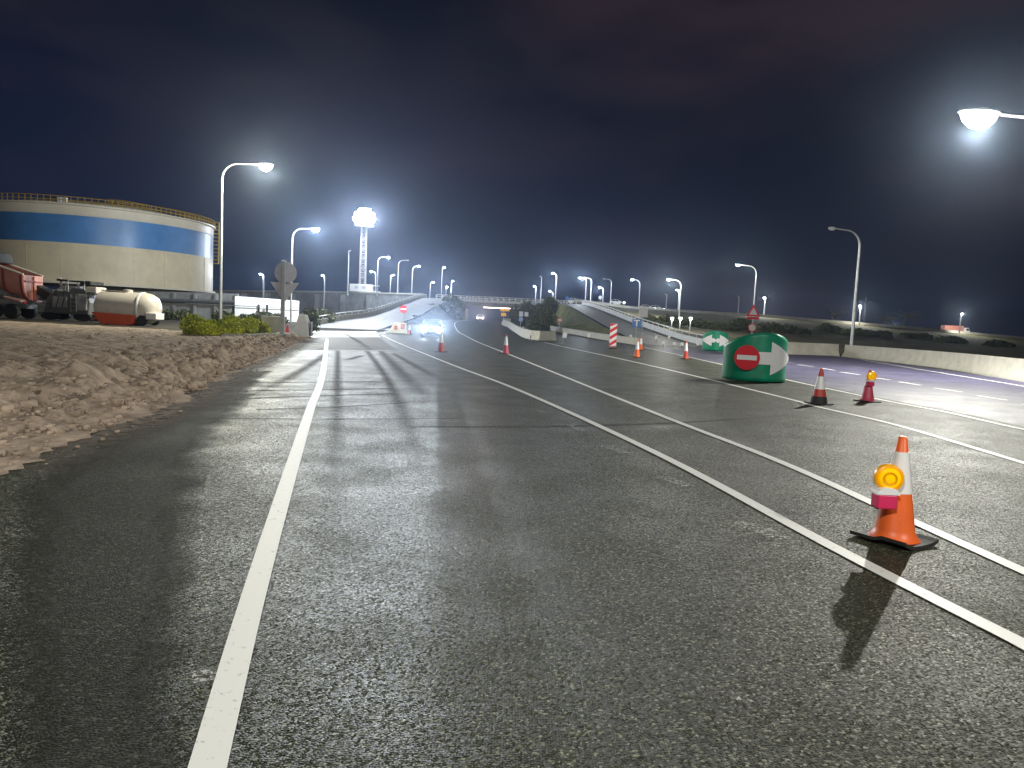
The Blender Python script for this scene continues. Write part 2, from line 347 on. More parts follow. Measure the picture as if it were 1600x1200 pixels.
sheet('glare_strip', [(490, 517), (588, 518), (594, 527), (482, 527)], M['glare_road'], .0095)  # floodlit stretch of road, its glare painted as a paler sheet

# painted lines
LINES = dict(
 edge_line=([(290, 1330), (325, 1200), (400, 920), (455, 735), (485, 640), (505, 580), (511, 530)], .13),
 lane_line=([(1700, 1065), (1600, 1010), (1300, 856), (1000, 697), (800, 606), (700, 568), (620, 535), (597, 524)], .13),
 island_line=([(1700, 940), (1600, 895), (1400, 805), (1200, 715), (1000, 637), (800, 556), (745, 534), (724, 523)], .13),
 merge_line=([(1720, 762), (1600, 725), (1400, 665), (1276, 636), (1200, 616), (1000, 568), (880, 542), (850, 535)], .14),
 diverge_line=([(1720, 693), (1600, 672), (1480, 645), (1376, 625), (1230, 594), (1129, 570), (1007, 543)], .15),
 slip_line=([(1132, 551), (1091, 544)], .14),
 barrier_line=([(1700, 623), (1600, 604), (1440, 578), (1345, 562)], .16))
for nm, (pp, w) in LINES.items(): band('road_marking_'+nm, pp, w, M['paint'], .013, 140, wend=.2 if nm == 'edge_line' else None)
C_ = [gpt(724, 523), gpt(714, 516), np.array([-10.2, 128, 0]), np.array([-9.2, 150, 0]), np.array([-7.5, 185, 0])]
band('road_marking_curve', C_, .15, M['paint'], .013, 80, world=True)
for x0, y0, x1, y1 in ((1229, 566.5, 1241, 568), (1246, 570, 1271, 573.5), (1284, 576, 1304, 579), (1313, 581.5, 1343, 586), (1366, 591, 1390, 594), (1405, 597, 1438, 602.5), (1460, 607, 1503, 613), (1528, 619, 1573, 626), (1600, 632, 1660, 642)):
    band('lane_dash', [(x0, y0), (x1, y1)], .17, M['paint'], .013, 6)
for x0, y0, x1, y1, w in ((1158, 818, 1224, 845, .2), (1034, 746, 1076, 762, .16), (950, 698, 978, 710, .15), (888, 665, 910, 674, .14), (832, 640, 850, 646, .12), (300, 1062, 338, 1056, .12), (1470, 985, 1505, 998, .1), (1150, 1093, 1176, 1104, .05)):
    band('worn_mark', [(x0, y0), (x1, y1)], w, M['paint_worn'], .013, 8)
# tyre films and transverse seams
TY = [([(528, 548), (527, 600), (524, 700), (518, 800), (508, 900)], .3), ([(573, 548), (600, 585), (632, 650), (660, 740), (676, 800)], .34), ([(595, 549), (640, 595), (690, 640)], .55),
      ([(508, 555), (470, 580), (420, 606), (340, 636)], .45), ([(566, 556), (535, 565)], .4), ([(615, 553), (700, 600)], .4), ([(540, 522), (562, 535), (585, 552)], .5),
      ([(640, 668), (800, 668), (1000, 664), (1150, 656), (1250, 648)], .22),
      ]
for pp, w in TY: band('tyre_mark', pp, w, M['tyre'], .0105, 60)
for pp, w in (([(362, 599), (480, 598), (600, 597)], .14), ([(340, 612), (480, 610), (610, 608)], .14), ([(330, 626), (480, 620), (615, 616)], .13), ([(400, 641), (520, 637), (640, 630)], .09), ([(320, 655), (560, 656), (720, 655)], .08), ([(420, 572), (590, 574)], .07), ([(546, 582), (590, 581)], .06)):
    band('seam', pp, w, M['seam'], .0115, 30)

# ------------------------------------------------------------------ churned soil beside the road
def fbm(x, y, seed=0, oct=5, base=.35):
    r = np.random.default_rng(seed); z = np.zeros_like(x); a = 1.; f = base
    for o in range(oct):
        for q in range(5):
            th = r.uniform(0, 6.28); ph = r.uniform(0, 6.28); ff = f*r.uniform(.7, 1.4)
            z += a*np.sin((x*math.cos(th)+y*math.sin(th))*ff*6.28+ph)/5
        a *= .55; f *= 2.1
    return z
ed = resample(edge_s[edge_s[:, 1] > 3.5], 420)
tt = np.r_[np.linspace(0, 6, 110), np.linspace(6.15, 70, 90)]
EX = np.array([[e[0]+.05-t*.93 for t in tt] for e in ed]); EYY = np.array([[e[1]+.25*t for t in tt] for e in ed]); TT = np.array([tt]*len(ed))
k_ = np.clip((EYY-4)/10, .35, 1)*np.clip(1.35-EYY/45, .3, 1)
z = .012+np.minimum(TT/.5, 1)*(.06+.10*fbm(EX, EYY, 1, 6, .4)*1.6+.04*fbm(EX, EYY, 2, 4, 2.2))*k_
z += (.34*np.exp(-((TT-1.1)/.38)**2)+.26*np.exp(-((TT-2.5)/.5)**2)-.12*np.exp(-((TT-1.7)/.25)**2))*np.clip(.55+.75*fbm(EX, EYY, 3, 5, .6), 0, 2)*k_*np.clip((EYY-3)/5, 0, 1)*np.clip((62-EYY)/20, 0.15, 1)
z = np.maximum(z, .013); EX = EX+np.exp(-TT/.6)*(.22*fbm(EX, EYY, 8, 5, .5)+.10*fbm(EX, EYY, 9, 3, 2.5))
b = MB(); b.grid(np.stack([EX, EYY, z], -1)); b.f = [f[::-1] for f in b.f] 
o = b.build('dirt_lot', M['dirt'], smooth='all')
if sum(p.normal.z for p in o.data.polygons) < 0: o.data.flip_normals()
tag(o, kind='structure')
b = MB()
for i in range(6500):
    e = ed[rng.integers(30, 420)]; t = abs(rng.normal(1.2, .9)) if rng.random() < .6 else rng.uniform(-.6, 14)
    x, y = e[0]-.93*t, e[1]+.25*t
    if y < 5: continue
    r = rng.lognormal(-3.35, .55); r = min(r, .16)*(0.6 if t > 4 else .5 if t < 0 else 1)
    ii = np.argmin(np.abs(tt-t)); jj = np.argmin(np.abs(ed[:, 1]-(e[1]))); zz = z[jj, ii]
    q = rng.uniform(.6, 1.25, (8, 3)); s_ = np.array([[sx, sy, sz] for sx in (-1, 1) for sy in (-1, 1) for sz in (-1, 1)])*.6*q*r*np.array([1.2, 1, .75])
    a = rng.uniform(0, 6.28); ca, sa = math.cos(a), math.sin(a)
    V = [(x+p[0]*ca-p[1]*sa, y+p[0]*sa+p[1]*ca, zz+r*.25+p[2]) for p in s_]
    b.add(V, [(0, 1, 3, 2), (4, 6, 7, 5), (0, 4, 5, 1), (2, 3, 7, 6), (0, 2, 6, 4), (1, 5, 7, 3)])
band('soil_dust', [edge_s[i]+np.array([.15, 0, 0]) for i in range(len(edge_s)) if edge_s[i][1] > 6.5][::-12], 1.5, M['dust'], .0125, 80, world=True)
tag(b.build('soil_clods', M['clod'], smooth='all'), 'loose brown soil clods and stones lying along the road edge', kind='stuff')

# ------------------------------------------------------------------ ramps, slopes, bridge
RLY = [86, 95, 105, 118, 135, 150, 165, 178, 188, 200]
RLZ = [.12, .42, .85, 1.5, 2.6, 3.7, 4.8, 5.9, 6.6, 6.8]
RLx = np.interp(RLY, [80, 95, 105, 118, 135, 150, 165, 178, 190, 200], [476, 512, 540, 578, 604, 621, 637, 650, 661, 668])
RRx = np.interp(RLY, [86, 95, 112, 130, 150, 165, 178, 188, 200], [594, 608, 640, 660, 676, 689, 700, 707, 713])
rampL_l = np.array([(Xat(x, y, z), y, z) for x, y, z in zip(RLx, RLY, RLZ)])
rampL_r = np.array([(Xat(x, y, z), y, z) for x, y, z in zip(RRx, RLY, RLZ)])
for q in (0, 1):
    rampL_l[q, 2] = gz(*rampL_l[q, :2])+(.03, .2)[q]; rampL_r[q, 2] = gz(*rampL_r[q, :2])+(.03, .2)[q]
rampL_l = np.vstack([[rampL_l[0]+np.array([.3, -2.5, -.12])], rampL_l]); rampL_r = np.vstack([[rampL_r[0]+np.array([-.1, -2.5, -.12])], rampL_r])
def loft(name, A, B, m, nu=60, nv=14, amp=0, power=1.0, seed=5, kind='structure', smooth='all'):
    A = resample(spl(A, 150), nu); B = resample(spl(B, 150), nu); v = np.linspace(0, 1, nv)
    G = A[:, None, :]*(1-v)[None, :, None]+B[:, None, :]*v[None, :, None]
    if power != 1: G[:, :, 2] = B[:, None, 2]+(A[:, None, 2]-B[:, None, 2])*((1-v)**power)[None, :]
    if amp: G[:, :, 2] += amp*fbm(G[:, :, 0], G[:, :, 1], seed, 5, .12)*np.sin(np.pi*v)[None, :]
    bb = MB(); bb.grid(G); o = bb.build(name, m, smooth=smooth)
    if sum(p.normal.z for p in o.data.polygons) < 0: o.data.flip_normals()
    return tag(o, kind=kind)
loft('ramp', rampL_l, rampL_r, M['ramp'], 60, 10)
RRY = [72, 80, 88, 100, 110, 130, 150, 170, 185, 200]
RRZ = [.02, .15, .45, 1.2, 1.9, 3.3, 4.7, 6.0, 6.7, 6.9]
rrx = np.interp(RRY, [72, 88, 100, 110, 130, 150, 170, 188, 200], [1115, 1060, 1025, 1000, 966, 941, 921, 905, 898])
rlx = np.interp(RRY, [72, 98, 110, 130, 150, 170, 188, 200], [1012, 960, 940, 917, 900, 886, 872, 866])
rampR_r = np.array([(Xat(x, y, z), y, z) for x, y, z in zip(rrx, RRY, RRZ)])
rampR_l = np.array([(Xat(x, y, z), y, z) for x, y, z in zip(rlx, RRY, RRZ)])
loft('slip_road', rampR_l, rampR_r, M['ramp'], 60, 10)
# gore slope left of the carriageway
TY_ = [96, 105, 118, 135, 150, 165, 178, 190, 200]
tx = np.interp(TY_, [95, 112, 130, 150, 170, 190, 200], [607, 655, 688, 703, 712, 717, 718])
toe = np.array([(Xat(x, y, gz(-12, y)), y, gz(-12, y)+.02) for x, y in zip(tx, TY_)])
off = np.array([.25, 0, 0])
loft('gore_embankment', rampL_r[2:]+off-np.array([0, 0, .06]), toe, M['grass2'], 60, 14, .25, 1.0)
# right island slope and embankment
w2_px = [(862, 516), (900, 523), (950, 532), (1000, 540)]
w2 = [gpt(*p) for p in w2_px]
isl = [np.array([9.6, 200, 1.0]), np.array([8.8, 150, .9])]+[np.array([p[0], p[1], gz(p[0], p[1])+.02]) for p in w2]
loft('island_embankment', rampR_l[::-1]+np.array([-.25, 0, -.08]), isl, M['grass'], 60, 14, .25, 1.0, 9)
crest_px = [(897, 471, 200), (960, 479, 203), (1000, 484, 206), (1100, 490, 210), (1200, 496, 215), (1300, 504, 220), (1400, 512, 226), (1500, 521, 232), (1600, 530, 240), (1750, 543, 255), (1900, 556, 275)]
crest = np.array([at(*p) for p in crest_px])
foot = [rampR_r[i]+np.array([.5, 0, -.05]) for i in (9, 7, 5, 3, 1)]+[np.array([29.8, 70, 0.02]), np.array([barr_s[-1, 0]+1.2, 62, .02]), np.array([28.6, 52, .02]), np.array([25, 40, .02]), np.array([22.6, 31, .02]), np.array([17, 12, .02])]
emb = loft('roadside_embankment', crest, foot, M['grass2'], 110, 40, .35, 2.2, 12)
# back of the crest: level road behind
back = crest+np.array([10, 30, 0]); loft('upper_road', crest+np.array([0, .05, -.02]), back, M['asphalt_smooth'], 60, 4)

def wall_along(name, P, prof, m, label, cat, group=None, n=60, parent=None, cap=True):
    C = resample(spl(P, 150), n); T = np.gradient(C[:, :2], axis=0); T /= np.linalg.norm(T, axis=1)[:, None]; Nn = np.stack([T[:, 1], -T[:, 0]], 1)
    V = []; k = len(prof)
    for i in range(n):
        for u, h in prof: V.append((C[i, 0]+Nn[i, 0]*u, C[i, 1]+Nn[i, 1]*u, C[i, 2]+h))
    Fs = [(i*k+j, i*k+(j+1) % k, (i+1)*k+(j+1) % k, (i+1)*k+j) for i in range(n-1) for j in range(k)]
    Fs += [tuple(range(k)), tuple((n-1)*k+j for j in range(k-1, -1, -1))]
    bb = MB(); bb.add(V, Fs); o = bb.build(name, m, parent, smooth=True)
    if parent is None: tag(o, label, cat, group)
    return o
JER = [(-.3, -.05), (-.3, .1), (-.13, .34), (-.09, .98), (.09, .98), (.13, .34), (.3, .1), (.3, -.05)]
LOW = [(-.22, -.05), (-.2, .62), (-.12, .66), (.12, .66), (.2, .62), (.22, -.05)]
PAR = [(-.15, -.2), (-.15, .62), (.15, .62), (.15, -.2)]
off3 = lambda P, dx: [np.array(p)+np.array([dx, 0, 0]) for p in P]
wall_along('concrete_barrier', off3(barr, .45), JER, M['concrete'], 'long pale concrete crash barrier curving along the right road edge', 'barrier', 'concrete barriers')
wall_along('concrete_barrier', [gp(1302, 556)+[.45, .3, 0], gp(1262, 554.5)+[.4, .3, 0], gp(1215, 553)+[.4, .3, 0], gp(1140, 549)+[.4, .3, 0]], JER, M['concrete'], 'short concrete barrier length behind the large green arrow marker', 'barrier', 'concrete barriers')
ib = [np.array([4.5, 205, 1.5])]+[gpt(*p) for p in ((789, 505), (797, 512), (810, 521), (826, 529), (845, 532), (867, 532.5))]
ib = [np.array([p[0], p[1], gz(p[0], p[1])]) for p in ib]
wall_along('concrete_barrier', ib, [(u*.9, h*.9) for u, h in JER], M['concrete'], 'curved concrete barrier in front of the bushes before the bridge', 'barrier', 'concrete barriers')
wall_along('kerb_wall', isl[1:], LOW, M['concrete'], 'low concrete wall along the foot of the grass slope right of the bushes', 'wall')
# ramp parapets: base wall plus white rail on posts
def parapet(P, label, m=M['concrete'], rail=M['white'], step=3.0, hr=1.0):
    t = thing('parapet', (0, 0, 0), label, 'parapet', 'ramp and bridge parapets')
    wall_along('base_wall', P, PAR, m, None, None, parent=t)
    C = resample(spl(P, 150), 60); bb = MB(); bb.tube(C+np.array([0, 0, hr]), .075, 6); bb.build('rail', rail, t, smooth=True)
    L = np.linalg.norm(np.diff(C, axis=0), axis=1).sum()
    for p in resample(C, max(3, int(L/step))): MB().box((p[0], p[1], p[2]+.62+(hr-.62)/2), (.09, .09, hr-.62)).build('post', rail, t)
    return t
pl = rampL_l[1:].copy(); pl[:, 0] -= .3
parapet(np.vstack([[pl[0]+np.array([.1, -2.0, -.1])], pl]), 'white railed parapet climbing the left side of the ramp')
pr = rampR_r.copy(); pr[:, 0] += .35
parapet(pr[:-1], 'pale parapet along the right side of the descending slip road', M['concrete_white'])
p0 = gp(471, 526.5)
t = thing('barrier_end', (p0[0], p0[1], 0), 'white angled concrete end block at the foot of the ramp parapet', 'end block')
b = MB(); b.prism([(-.55, 0), (.55, 0), (.5, .8), (.3, 1.45), (-.1, 1.45)], .7); b.build('block', M['concrete_white'], t, bevel=.04)
b = MB(); b.box((.62, 0, .55), (.1, .5, .9)); b.build('steel_plate', M['dark_steel'], t, bevel=.02)

# bridge
BY = 196.0; xl, xr = Xat(700, BY, 7), Xat(905, BY, 7)
zt = at(790, 465.5, BY)[2]
t = thing('overpass_bridge', ((xl+xr)/2, BY, 0), 'low concrete road bridge with white railing crossing over the carriageway', 'bridge')
w = xr-xl+6
b = MB(); b.box((0, 6, zt-1.65), (w, 13, .55)); b.build('deck', M['concrete_grey'], t)
b = MB(); b.box((0, -.62, zt-1.2), (w, .25, .55)); b.box((0, 12.7, zt-1.2), (w, .25, .55)); b.build('edge_beam', M['concrete_white'], t)
b = MB()
for k in range(6): b.box((0, .6+k*2.2, zt-2.25), (w, .6, .65))
b.build('girders', M['concrete_grey'], t)
xa, xb = Xat(722, BY, 3)-(xl+xr)/2, Xat(862, BY, 3)-(xl+xr)/2
for x in (xa, xb):
    b = MB(); b.box((x, 6.2, 2.2), (1.6, 12, zt-3.0)); b.build('abutment', M['concrete_grey'], t)
for y in (-.62, 12.7):
    b = MB()
    for k in range(int(w/1.6)+1): b.box((-w/2+k*1.6, y, zt-.48), (.34, .16, .9))
    b.box((0, y, zt+.02), (w, .2, .16)); b.box((0, y, zt-.45), (w, .12, .10)); b.build('railing', M['white'], t)
b = MB(); b.box((-3.5, 3.2, zt-2.68), (9, .25, .14)); b.build('tube_lamp', M['lens_pink'], t)
lamp_light('tube_light', (-3.5, 3.2, zt-3.1), 130, (1, .62, .5), t, .2)
# wall carrying the upper road left of the ramp
wl = [at(100, 452, 235), at(330, 455, 222), at(500, 457, 212), at(662, 461, 203)]
def tallwall(name, P, drop, m, label, cat, th=.8):
    return wall_along(name, P, [(-th/2, -drop), (-th/2, 0), (th/2, 0), (th/2, -drop)], m, label, cat)
t = thing('retaining_wall', (0, 0, 0), 'long grey retaining wall of the elevated road behind the ramp', 'wall')
wall_along('wall_panel', wl, [(-.4, -9), (-.4, 0), (.4, 0), (.4, -9)], M['concrete_grey'], None, None, parent=t)
b = MB()
for p in resample(spl(wl, 100), 16): b.box((p[0], p[1]-.65, p[2]-4.7), (1.4, .5, 8.4))
b.build('pilasters', M['concrete_grey'], t)
wall_along('coping', [p+np.array([0, 0, .0]) for p in wl], [(-.6, .01), (-.6, .4), (.6, .4), (.6, .01)], M['concrete'], None, None, parent=t)
wall_along('upper_barrier', [p+np.array([0, .15, 0]) for p in crest[:]], [(-.12, -.3), (-.12, .75), (.12, .75), (.12, -.3)], M['concrete'], 'pale low wall along the crest of the right embankment', 'barrier', 'concrete barriers', n=100)

# ------------------------------------------------------------------ street lamps
NEUT = (1, .985, .90); WARM = (1, .97, .78); COOL = (.80, .89, 1.0)
def lamp(base, head, I, label, col=COOL, lit=True, bowl=.12, hs=1.0, r=.1, group='street lamps', thick=1.0):
    base = np.array(base, float); head = np.array(head, float); H = head[2]-base[2]; d = head[:2]-base[:2]; L = max(np.linalg.norm(d), .35)
    rz = math.atan2(d[1], d[0])
    t = thing('street_lamp', base, label, 'street lamp', group, rz)
    R = min(1.3, L*.75, H*.25)
    b = MB(); b.tube([(0, 0, 0), (0, 0, .35), (0, 0, .36), (0, 0, H-R)], [.17*thick, .17*thick, .12*thick, .075*thick], 10)
    b.build('pole', M['steel'], t, smooth=True)
    P = [(R-R*math.cos(a), 0, H-R+R*math.sin(a)) for a in np.linspace(0, math.pi/2, 9)]+[(max(L-.35, R+.05), 0, H+.06)]
    b = MB(); b.tube(P, np.linspace(.074*thick, .045*thick, len(P)), 8); b.build('arm', M['steel'], t, smooth=True)
    b = MB(); b.lathe([(.02, .10), (.10, .12), (.15, .05), (.16, -.02), (.12, -.04)][::-1], 14, (L, 0, H+.06), Matrix.Diagonal((2.3*hs, 1.15*hs, 1)))
    hd = b.build('lamp_head', M['housing'], t, smooth=True)
    b = MB(); b.lathe([(.02, -.05-bowl), (.07, -.045-bowl*.9), (.115, -.045-bowl*.5), (.135, -.042)], 16, (L, 0, H+.06), Matrix.Diagonal((2.3*hs, 1.3*hs, 1)))  # oversized glowing bowl; its bulk stands in for lamp bloom
    b.build('lens', (M['lens_warm'] if col != COOL else M['lens_cool']) if lit else M['lens_off'], hd, smooth=True)
    if lit: lamp_light('lamp_light', (L, 0, H-.05-bowl-r), I, col, t, r)
    return t
def lamp_px(hx, hy, Z, bx, zb, I, label, **k):     # head pixel, head height Z, pole foot column bx on ground height zb
    h = gp(hx, hy, Z); base = np.array([Xat(bx, h[1], zb), h[1], zb]); return lamp(base, h, I, label, **k)

# right foreground lamp (its pole stands just outside the frame)
h = gp(1530, 178, 11.2)
lamp((h[0]+5.2, h[1]+.6, 0), h, 1350, 'big glaring street lamp high at the right edge, nearest to the camera', col=NEUT, r=.14, bowl=.6, hs=2.6, thick=1.3)
lamp_px(415, 258, 13.4, 344, 0, 1500, 'tall curved street lamp standing in the bright green bushes, glowing yellowish', col=WARM, r=.12, bowl=.45, hs=1.9, thick=1.15)
lamp_px(493, 358, 12.2, 454, 0, 1900, 'curved lit street lamp just behind the round and triangular sign backs', bowl=.3, hs=1.6, thick=1.1)
# the row goes on behind the viewer
lamp((-10.5, -11, 0), (-7.5, -10.6, 12), 700, 'street lamp at the left verge behind the viewpoint', col=NEUT)
lamp((15.5, -9, 0), (12.3, -8.7, 12), 700, 'street lamp at the right verge behind the viewpoint', col=NEUT)
# unlit right pole
h = at(1300, 358, 62); bs = np.array([Xat(1329, 62.5, 0), 62.5, 0])
lamp(bs, h, 0, 'tall unlit curved lamp post rising behind the right concrete barrier', lit=False, thick=1.25)
lamp_px(1153, 414, 11.5, 1174, 0, 300, 'lit curved street lamp above the warning signs and green marker', col=NEUT, thick=1.15)
lamp_px(1045, 437, 11.4, 1059, 0, 1000, 'lit curved street lamp right of the blue sign, beside the slip road', col=NEUT, thick=1.2)
lamp_px(988, 437, 14.0, 997, 4.0, 420, 'lit curved street lamp directly behind the white panel and blue sign', thick=1.4)
E6 = 6.8
lamp_px(607, 402, E6+10.5, 589, E6, 1008, 'lit curved lamp on the elevated road, first right of the floodlight tower', thick=1.5)
lamp_px(637, 407, E6+10.5, 621, E6, 0, 'unlit curved lamp between two lit ones at the top of the ramp', lit=False, thick=1.6)
lamp_px(655, 416, E6+10.5, 643, E6, 624, 'curved lamp with a drooping lit head above the ramp top', thick=1.6)
lamp_px(694, 418, E6+12, 689, E6, 360, 'tall dim pole with a tiny light above the left bridge end', thick=1.2)
lamp_px(708, 439, E6+10.5, 704, E6, 624, 'lit lamp closest to the left end of the bridge railing', thick=1.7)
lamp_px(677, 441, E6+10.5, 671, E6, 528, 'short looking lit lamp between the ramp top and bridge', thick=1.5)
lamp_px(615, 430, E6+9.5, 609, E6, 624, 'lower lit lamp standing between two taller curved lamps', thick=1.5)
lamp_px(580, 424, E6+9.0, 586, E6, 768, 'lit lamp head peeking out close beside the floodlight mast', thick=1.3)
lamp_px(407, 428, 9.5, 411, 1, 260, 'small distant lit lamp between the left tall lamp and sign post', thick=1.8)
lamp_px(504, 430, 10.5, 506, 1, 260, 'small distant lit lamp left of the floodlight tower', thick=1.8)
lamp_px(546, 392, E6+12, 543, E6, 0, 'dim unlit tall pole immediately left of the floodlight mast', lit=False, thick=1.8)
lamp_px(698, 448, E6+8, 696, E6, 216, 'tiny far light just under the lamp at the left bridge end', thick=1.2)
# right of the bridge
lamp_px(835, 447, E6+10.5, 836, E6, 672, 'lit lamp above the right part of the bridge railing', thick=1.9)
lamp_px(844, 432, E6+12, 844, E6, 0, 'dim unlit pole on the bridge beside a lit lamp', lit=False, thick=1.9)
lamp_px(864, 427, E6+11, 867, E6, 576, 'tall lamp with small light at the right end of the bridge', thick=1.6)
lamp_px(859, 455, E6+8, 863, E6, 480, 'low lit lamp at the right bridge end, below a taller one', thick=1.3)
lamp_px(906, 434, E6+10, 914, E6, 864, 'left lamp of the bright close pair at the top of the slip road', thick=1.5)
lamp_px(913, 434, E6+10.3, 922, E6, 864, 'right lamp of the bright close pair at the top of the slip road', thick=1.5)
lamp_px(937, 449, E6+9, 941, E6, 576, 'lit lamp just right of the bright pair of lamps', thick=1.6)
lamp_px(944, 436, E6+11, 953, E6, 0, 'dim unlit curved lamp post right of the slip road top', lit=False, thick=1.3)
lamp_px(1058, 453, 13, 1058, 3, 240, 'straight lit lamp seen right behind the curved slip road lamp', thick=1.5)
lamp_px(1195, 465, 12.0, 1193, 5, 800, 'lit lamp on the crest, right of the lamp with warning signs', col=NEUT, thick=1.9)
lamp_px(1345, 478, 11.0, 1342, 4, 800, 'lit lamp on the crest next to the unlit tall post', col=NEUT, thick=1.9)
lamp_px(1502, 490, 10.4, 1498, 2.5, 800, 'lit lamp on the crest at far right beside the red truck', col=NEUT, thick=1.9)
for x, y, lb in ((1158, 495, 'left of the warning signs pole'), (1226, 498, 'above the big green arrow marker'), (1315, 503, 'left of the tall unlit post'), (1398, 508, 'right of the tall unlit post')):
    p = at(x, y, 330); lamp((p[0]+.8, 330, p[2]-9), p, 240, 'distant light just over the crest, '+lb, group='distant lights over the crest', thick=1.5)
for x, y, lb in ((1040, 470, 'nearest the curved slip road lamp'), (1153, 473, 'left of the warning signs')):
    p = at(x, y-10, 300); lamp((p[0]+.5, 300, 1), p, 0, 'faint unlit pole against the dark sky, '+lb, lit=False, group='unlit far poles', thick=2.0)
# three post-top lamps on the grass
for x, lb in ((1049, 'leftmost'), (1062, 'middle'), (1078, 'rightmost')):
    yb = 513; Y = 112.; zb = at(x, yb, Y)[2]; hz = at(x, 499, Y)[2]-zb
    t = thing('garden_lamp', (Xat(x, Y, zb), Y, zb-.3), lb+' of three small white post-top lamps on the grass slope', 'post lamp', 'post-top lamps')
    b = MB(); b.tube([(0, 0, 0), (0, 0, hz+.1)], .06, 8); b.build('post', M['steel'], t, smooth=True)
    b = MB(); b.lathe([(.08, hz+.1), (.3, hz+.55), (.26, hz+.62)], 14); s_ = b.build('shade', mat('lamp_shade_white', (.85, .85, .8), .5, emit=(1, .96, .85), es=1.6), t, smooth=True)
    b = MB(); b.lathe([(.05, hz+.62), (.30, hz+.64), (.1, hz+.75)], 14); b.build('cap', M['housing'], t, smooth=True)
    lamp_light('lamp_light', (0, -.3, hz+.2), 14, WARM, t, .1)

# ------------------------------------------------------------------ floodlight tower
TYY = 214.0; tb = at(566, 457, TYY); tz = at(566, 343, TYY)[2]; Ht = tz-tb[2]+2
t = thing('floodlight_tower', (tb[0], TYY, tb[2]-1.2), 'tall lattice floodlight tower with blinding white light cluster', 'light tower')
Ht = tz-tb[2]+1.2
b = MB(); hw = .85
for sx in (-1, 1):
    for sy in (-1, 1): b.tube([(sx*hw, sy*hw, 0), (sx*hw*.8, sy*hw*.8, Ht-1.4)], .12, 6)
nb = 15
for k in range(nb):
    z0, z1 = k*(Ht-1.4)/nb, (k+1)*(Ht-1.4)/nb; q = hw*(1-.2*k/nb)
    for a, c in (((-1, -1), (1, -1)), ((1, -1), (1, 1)), ((1, 1), (-1, 1)), ((-1, 1), (-1, -1))):
        s0, s1 = (a, c) if k % 2 else (c, a)
        b.tube([(s0[0]*q, s0[1]*q, z0), (s1[0]*q, s1[1]*q, z1)], .06, 5); b.tube([(a[0]*q, a[1]*q, z1), (c[0]*q, c[1]*q, z1)], .055, 5)
b.build('lattice_mast', mat('grey_mast_paint', (.34, .34, .34), .5), t)
b = MB(); b.lathe([(.2, Ht-1.9), (2.8, Ht-1.8), (2.8, Ht-1.65), (.2, Ht-1.6)], 20); b.tube([(0, 0, Ht-1.4), (0, 0, Ht+2.4)], .18, 8); b.build('platform', M['steel'], t, smooth=True)
for tier, (rr, zz, nn) in enumerate(((2.2, Ht-1.25, 10), (2.9, Ht-.05, 13), (2.6, Ht+1.2, 11), (1.5, Ht+2.3, 7))):  # extra tiers and large heads swell the cluster to the size of its bloom
    for k in range(nn):
        a = 2*math.pi*(k+.5*tier)/nn; M3 = Matrix.Rotation(a, 3, 'Z') @ Matrix.Rotation(math.radians(15), 3, 'Y')
        b = MB(); c = Vector((rr*math.cos(a), rr*math.sin(a), zz))
        V = [M3 @ Vector(p)+c for p in ((-.4, -.4, -.4), (-.4, .4, -.4), (-.4, .4, .4), (-.4, -.4, .4), (.0, -.66, -.62), (.0, .66, -.62), (.0, .66, .62), (.0, -.66, .62))]
        b.add(V, [(0, 1, 2, 3), (0, 4, 5, 1), (1, 5, 6, 2), (2, 6, 7, 3), (3, 7, 4, 0)]); fl = b.build('floodlight', M['housing'], t)
        b = MB(); b.add([M3 @ Vector(p)+c for p in ((.01, -.64, -.6), (.01, .64, -.6), (.01, .64, .6), (.01, -.64, .6))], [(0, 1, 2, 3)]); b.build('lens', M['lens_flood'], fl)
for k, I_ in ((-.5, 4300), (0, 2400), (.5, 2400)):
    a = math.pi*k; lamp_light('flood_light', (3.7*math.cos(a), 3.7*math.sin(a), Ht+.2), I_, (.86, .91, 1), t, .5)
lamp_light('flood_light', (-3.7, -.8, Ht+.2), 9000, (.9, .93, 1), t, .4, spot=110, aim=(-1, -.55, -.28))
t = thing('site_container', (*at(568, 456.5, 209)[:2], at(568, 457, 209)[2]), 'white cabin with open shelf at the foot of the floodlight tower', 'cabin')
b = MB(); b.box((-.6, 0, 1.2), (6.2, 2.4, 2.1)); b.build('body', M['white'], t, bevel=.05)
b = MB(); b.box((3.6, 0, .35), (2.2, 2.2, .16)); b.box((3.4, 0, 2.0), (1.8, 2.2, .14)); b.build('shelf', M['white'], t)
b = MB(); b.box((-1.8, -1.23, 1.35), (1.0, .05, .8)); b.box((.3, -1.23, 1.35), (1.0, .05, .8)); b.build('window', M['sign_back'], t)

# ------------------------------------------------------------------ storage tank on the left
R_ = 19.0; aT = math.atan2(at(333, 400, 100)[0], 100); Dt = 150.0
ang = aT-math.asin(R_/math.hypot(Dt, R_)); Dc = math.hypot(Dt, R_); tcx, tcy = Dc*math.sin(ang), Dc*math.cos(ang)
pt = np.array([Dt*math.sin(aT), Dt*math.cos(aT)])
zb = at(333, 457, pt[1])[2]; ztop = at(333, 349, pt[1])[2]; HT = (ztop-zb)*.925
t = thing('storage_tank', (tcx, tcy, zb), 'huge round beige storage tank with a broad blue band', 'storage tank')
def shell(z0, z1, r): bb = MB(); bb.grid([[(r*math.cos(a), r*math.sin(a), z) for z in (z0, z1)] for a in np.linspace(0, 2*math.pi, 129)]); return bb
o = shell(0, HT*.51, R_).build('lower_shell', M['tank_beige'], t, smooth='all')
o = shell(HT*.51, HT*.87, R_+.01).build('blue_band', M['tank_blue'], t, smooth='all')
o = shell(HT*.87, HT, R_+.02).build('upper_shell', M['tank_white'], t, smooth='all')
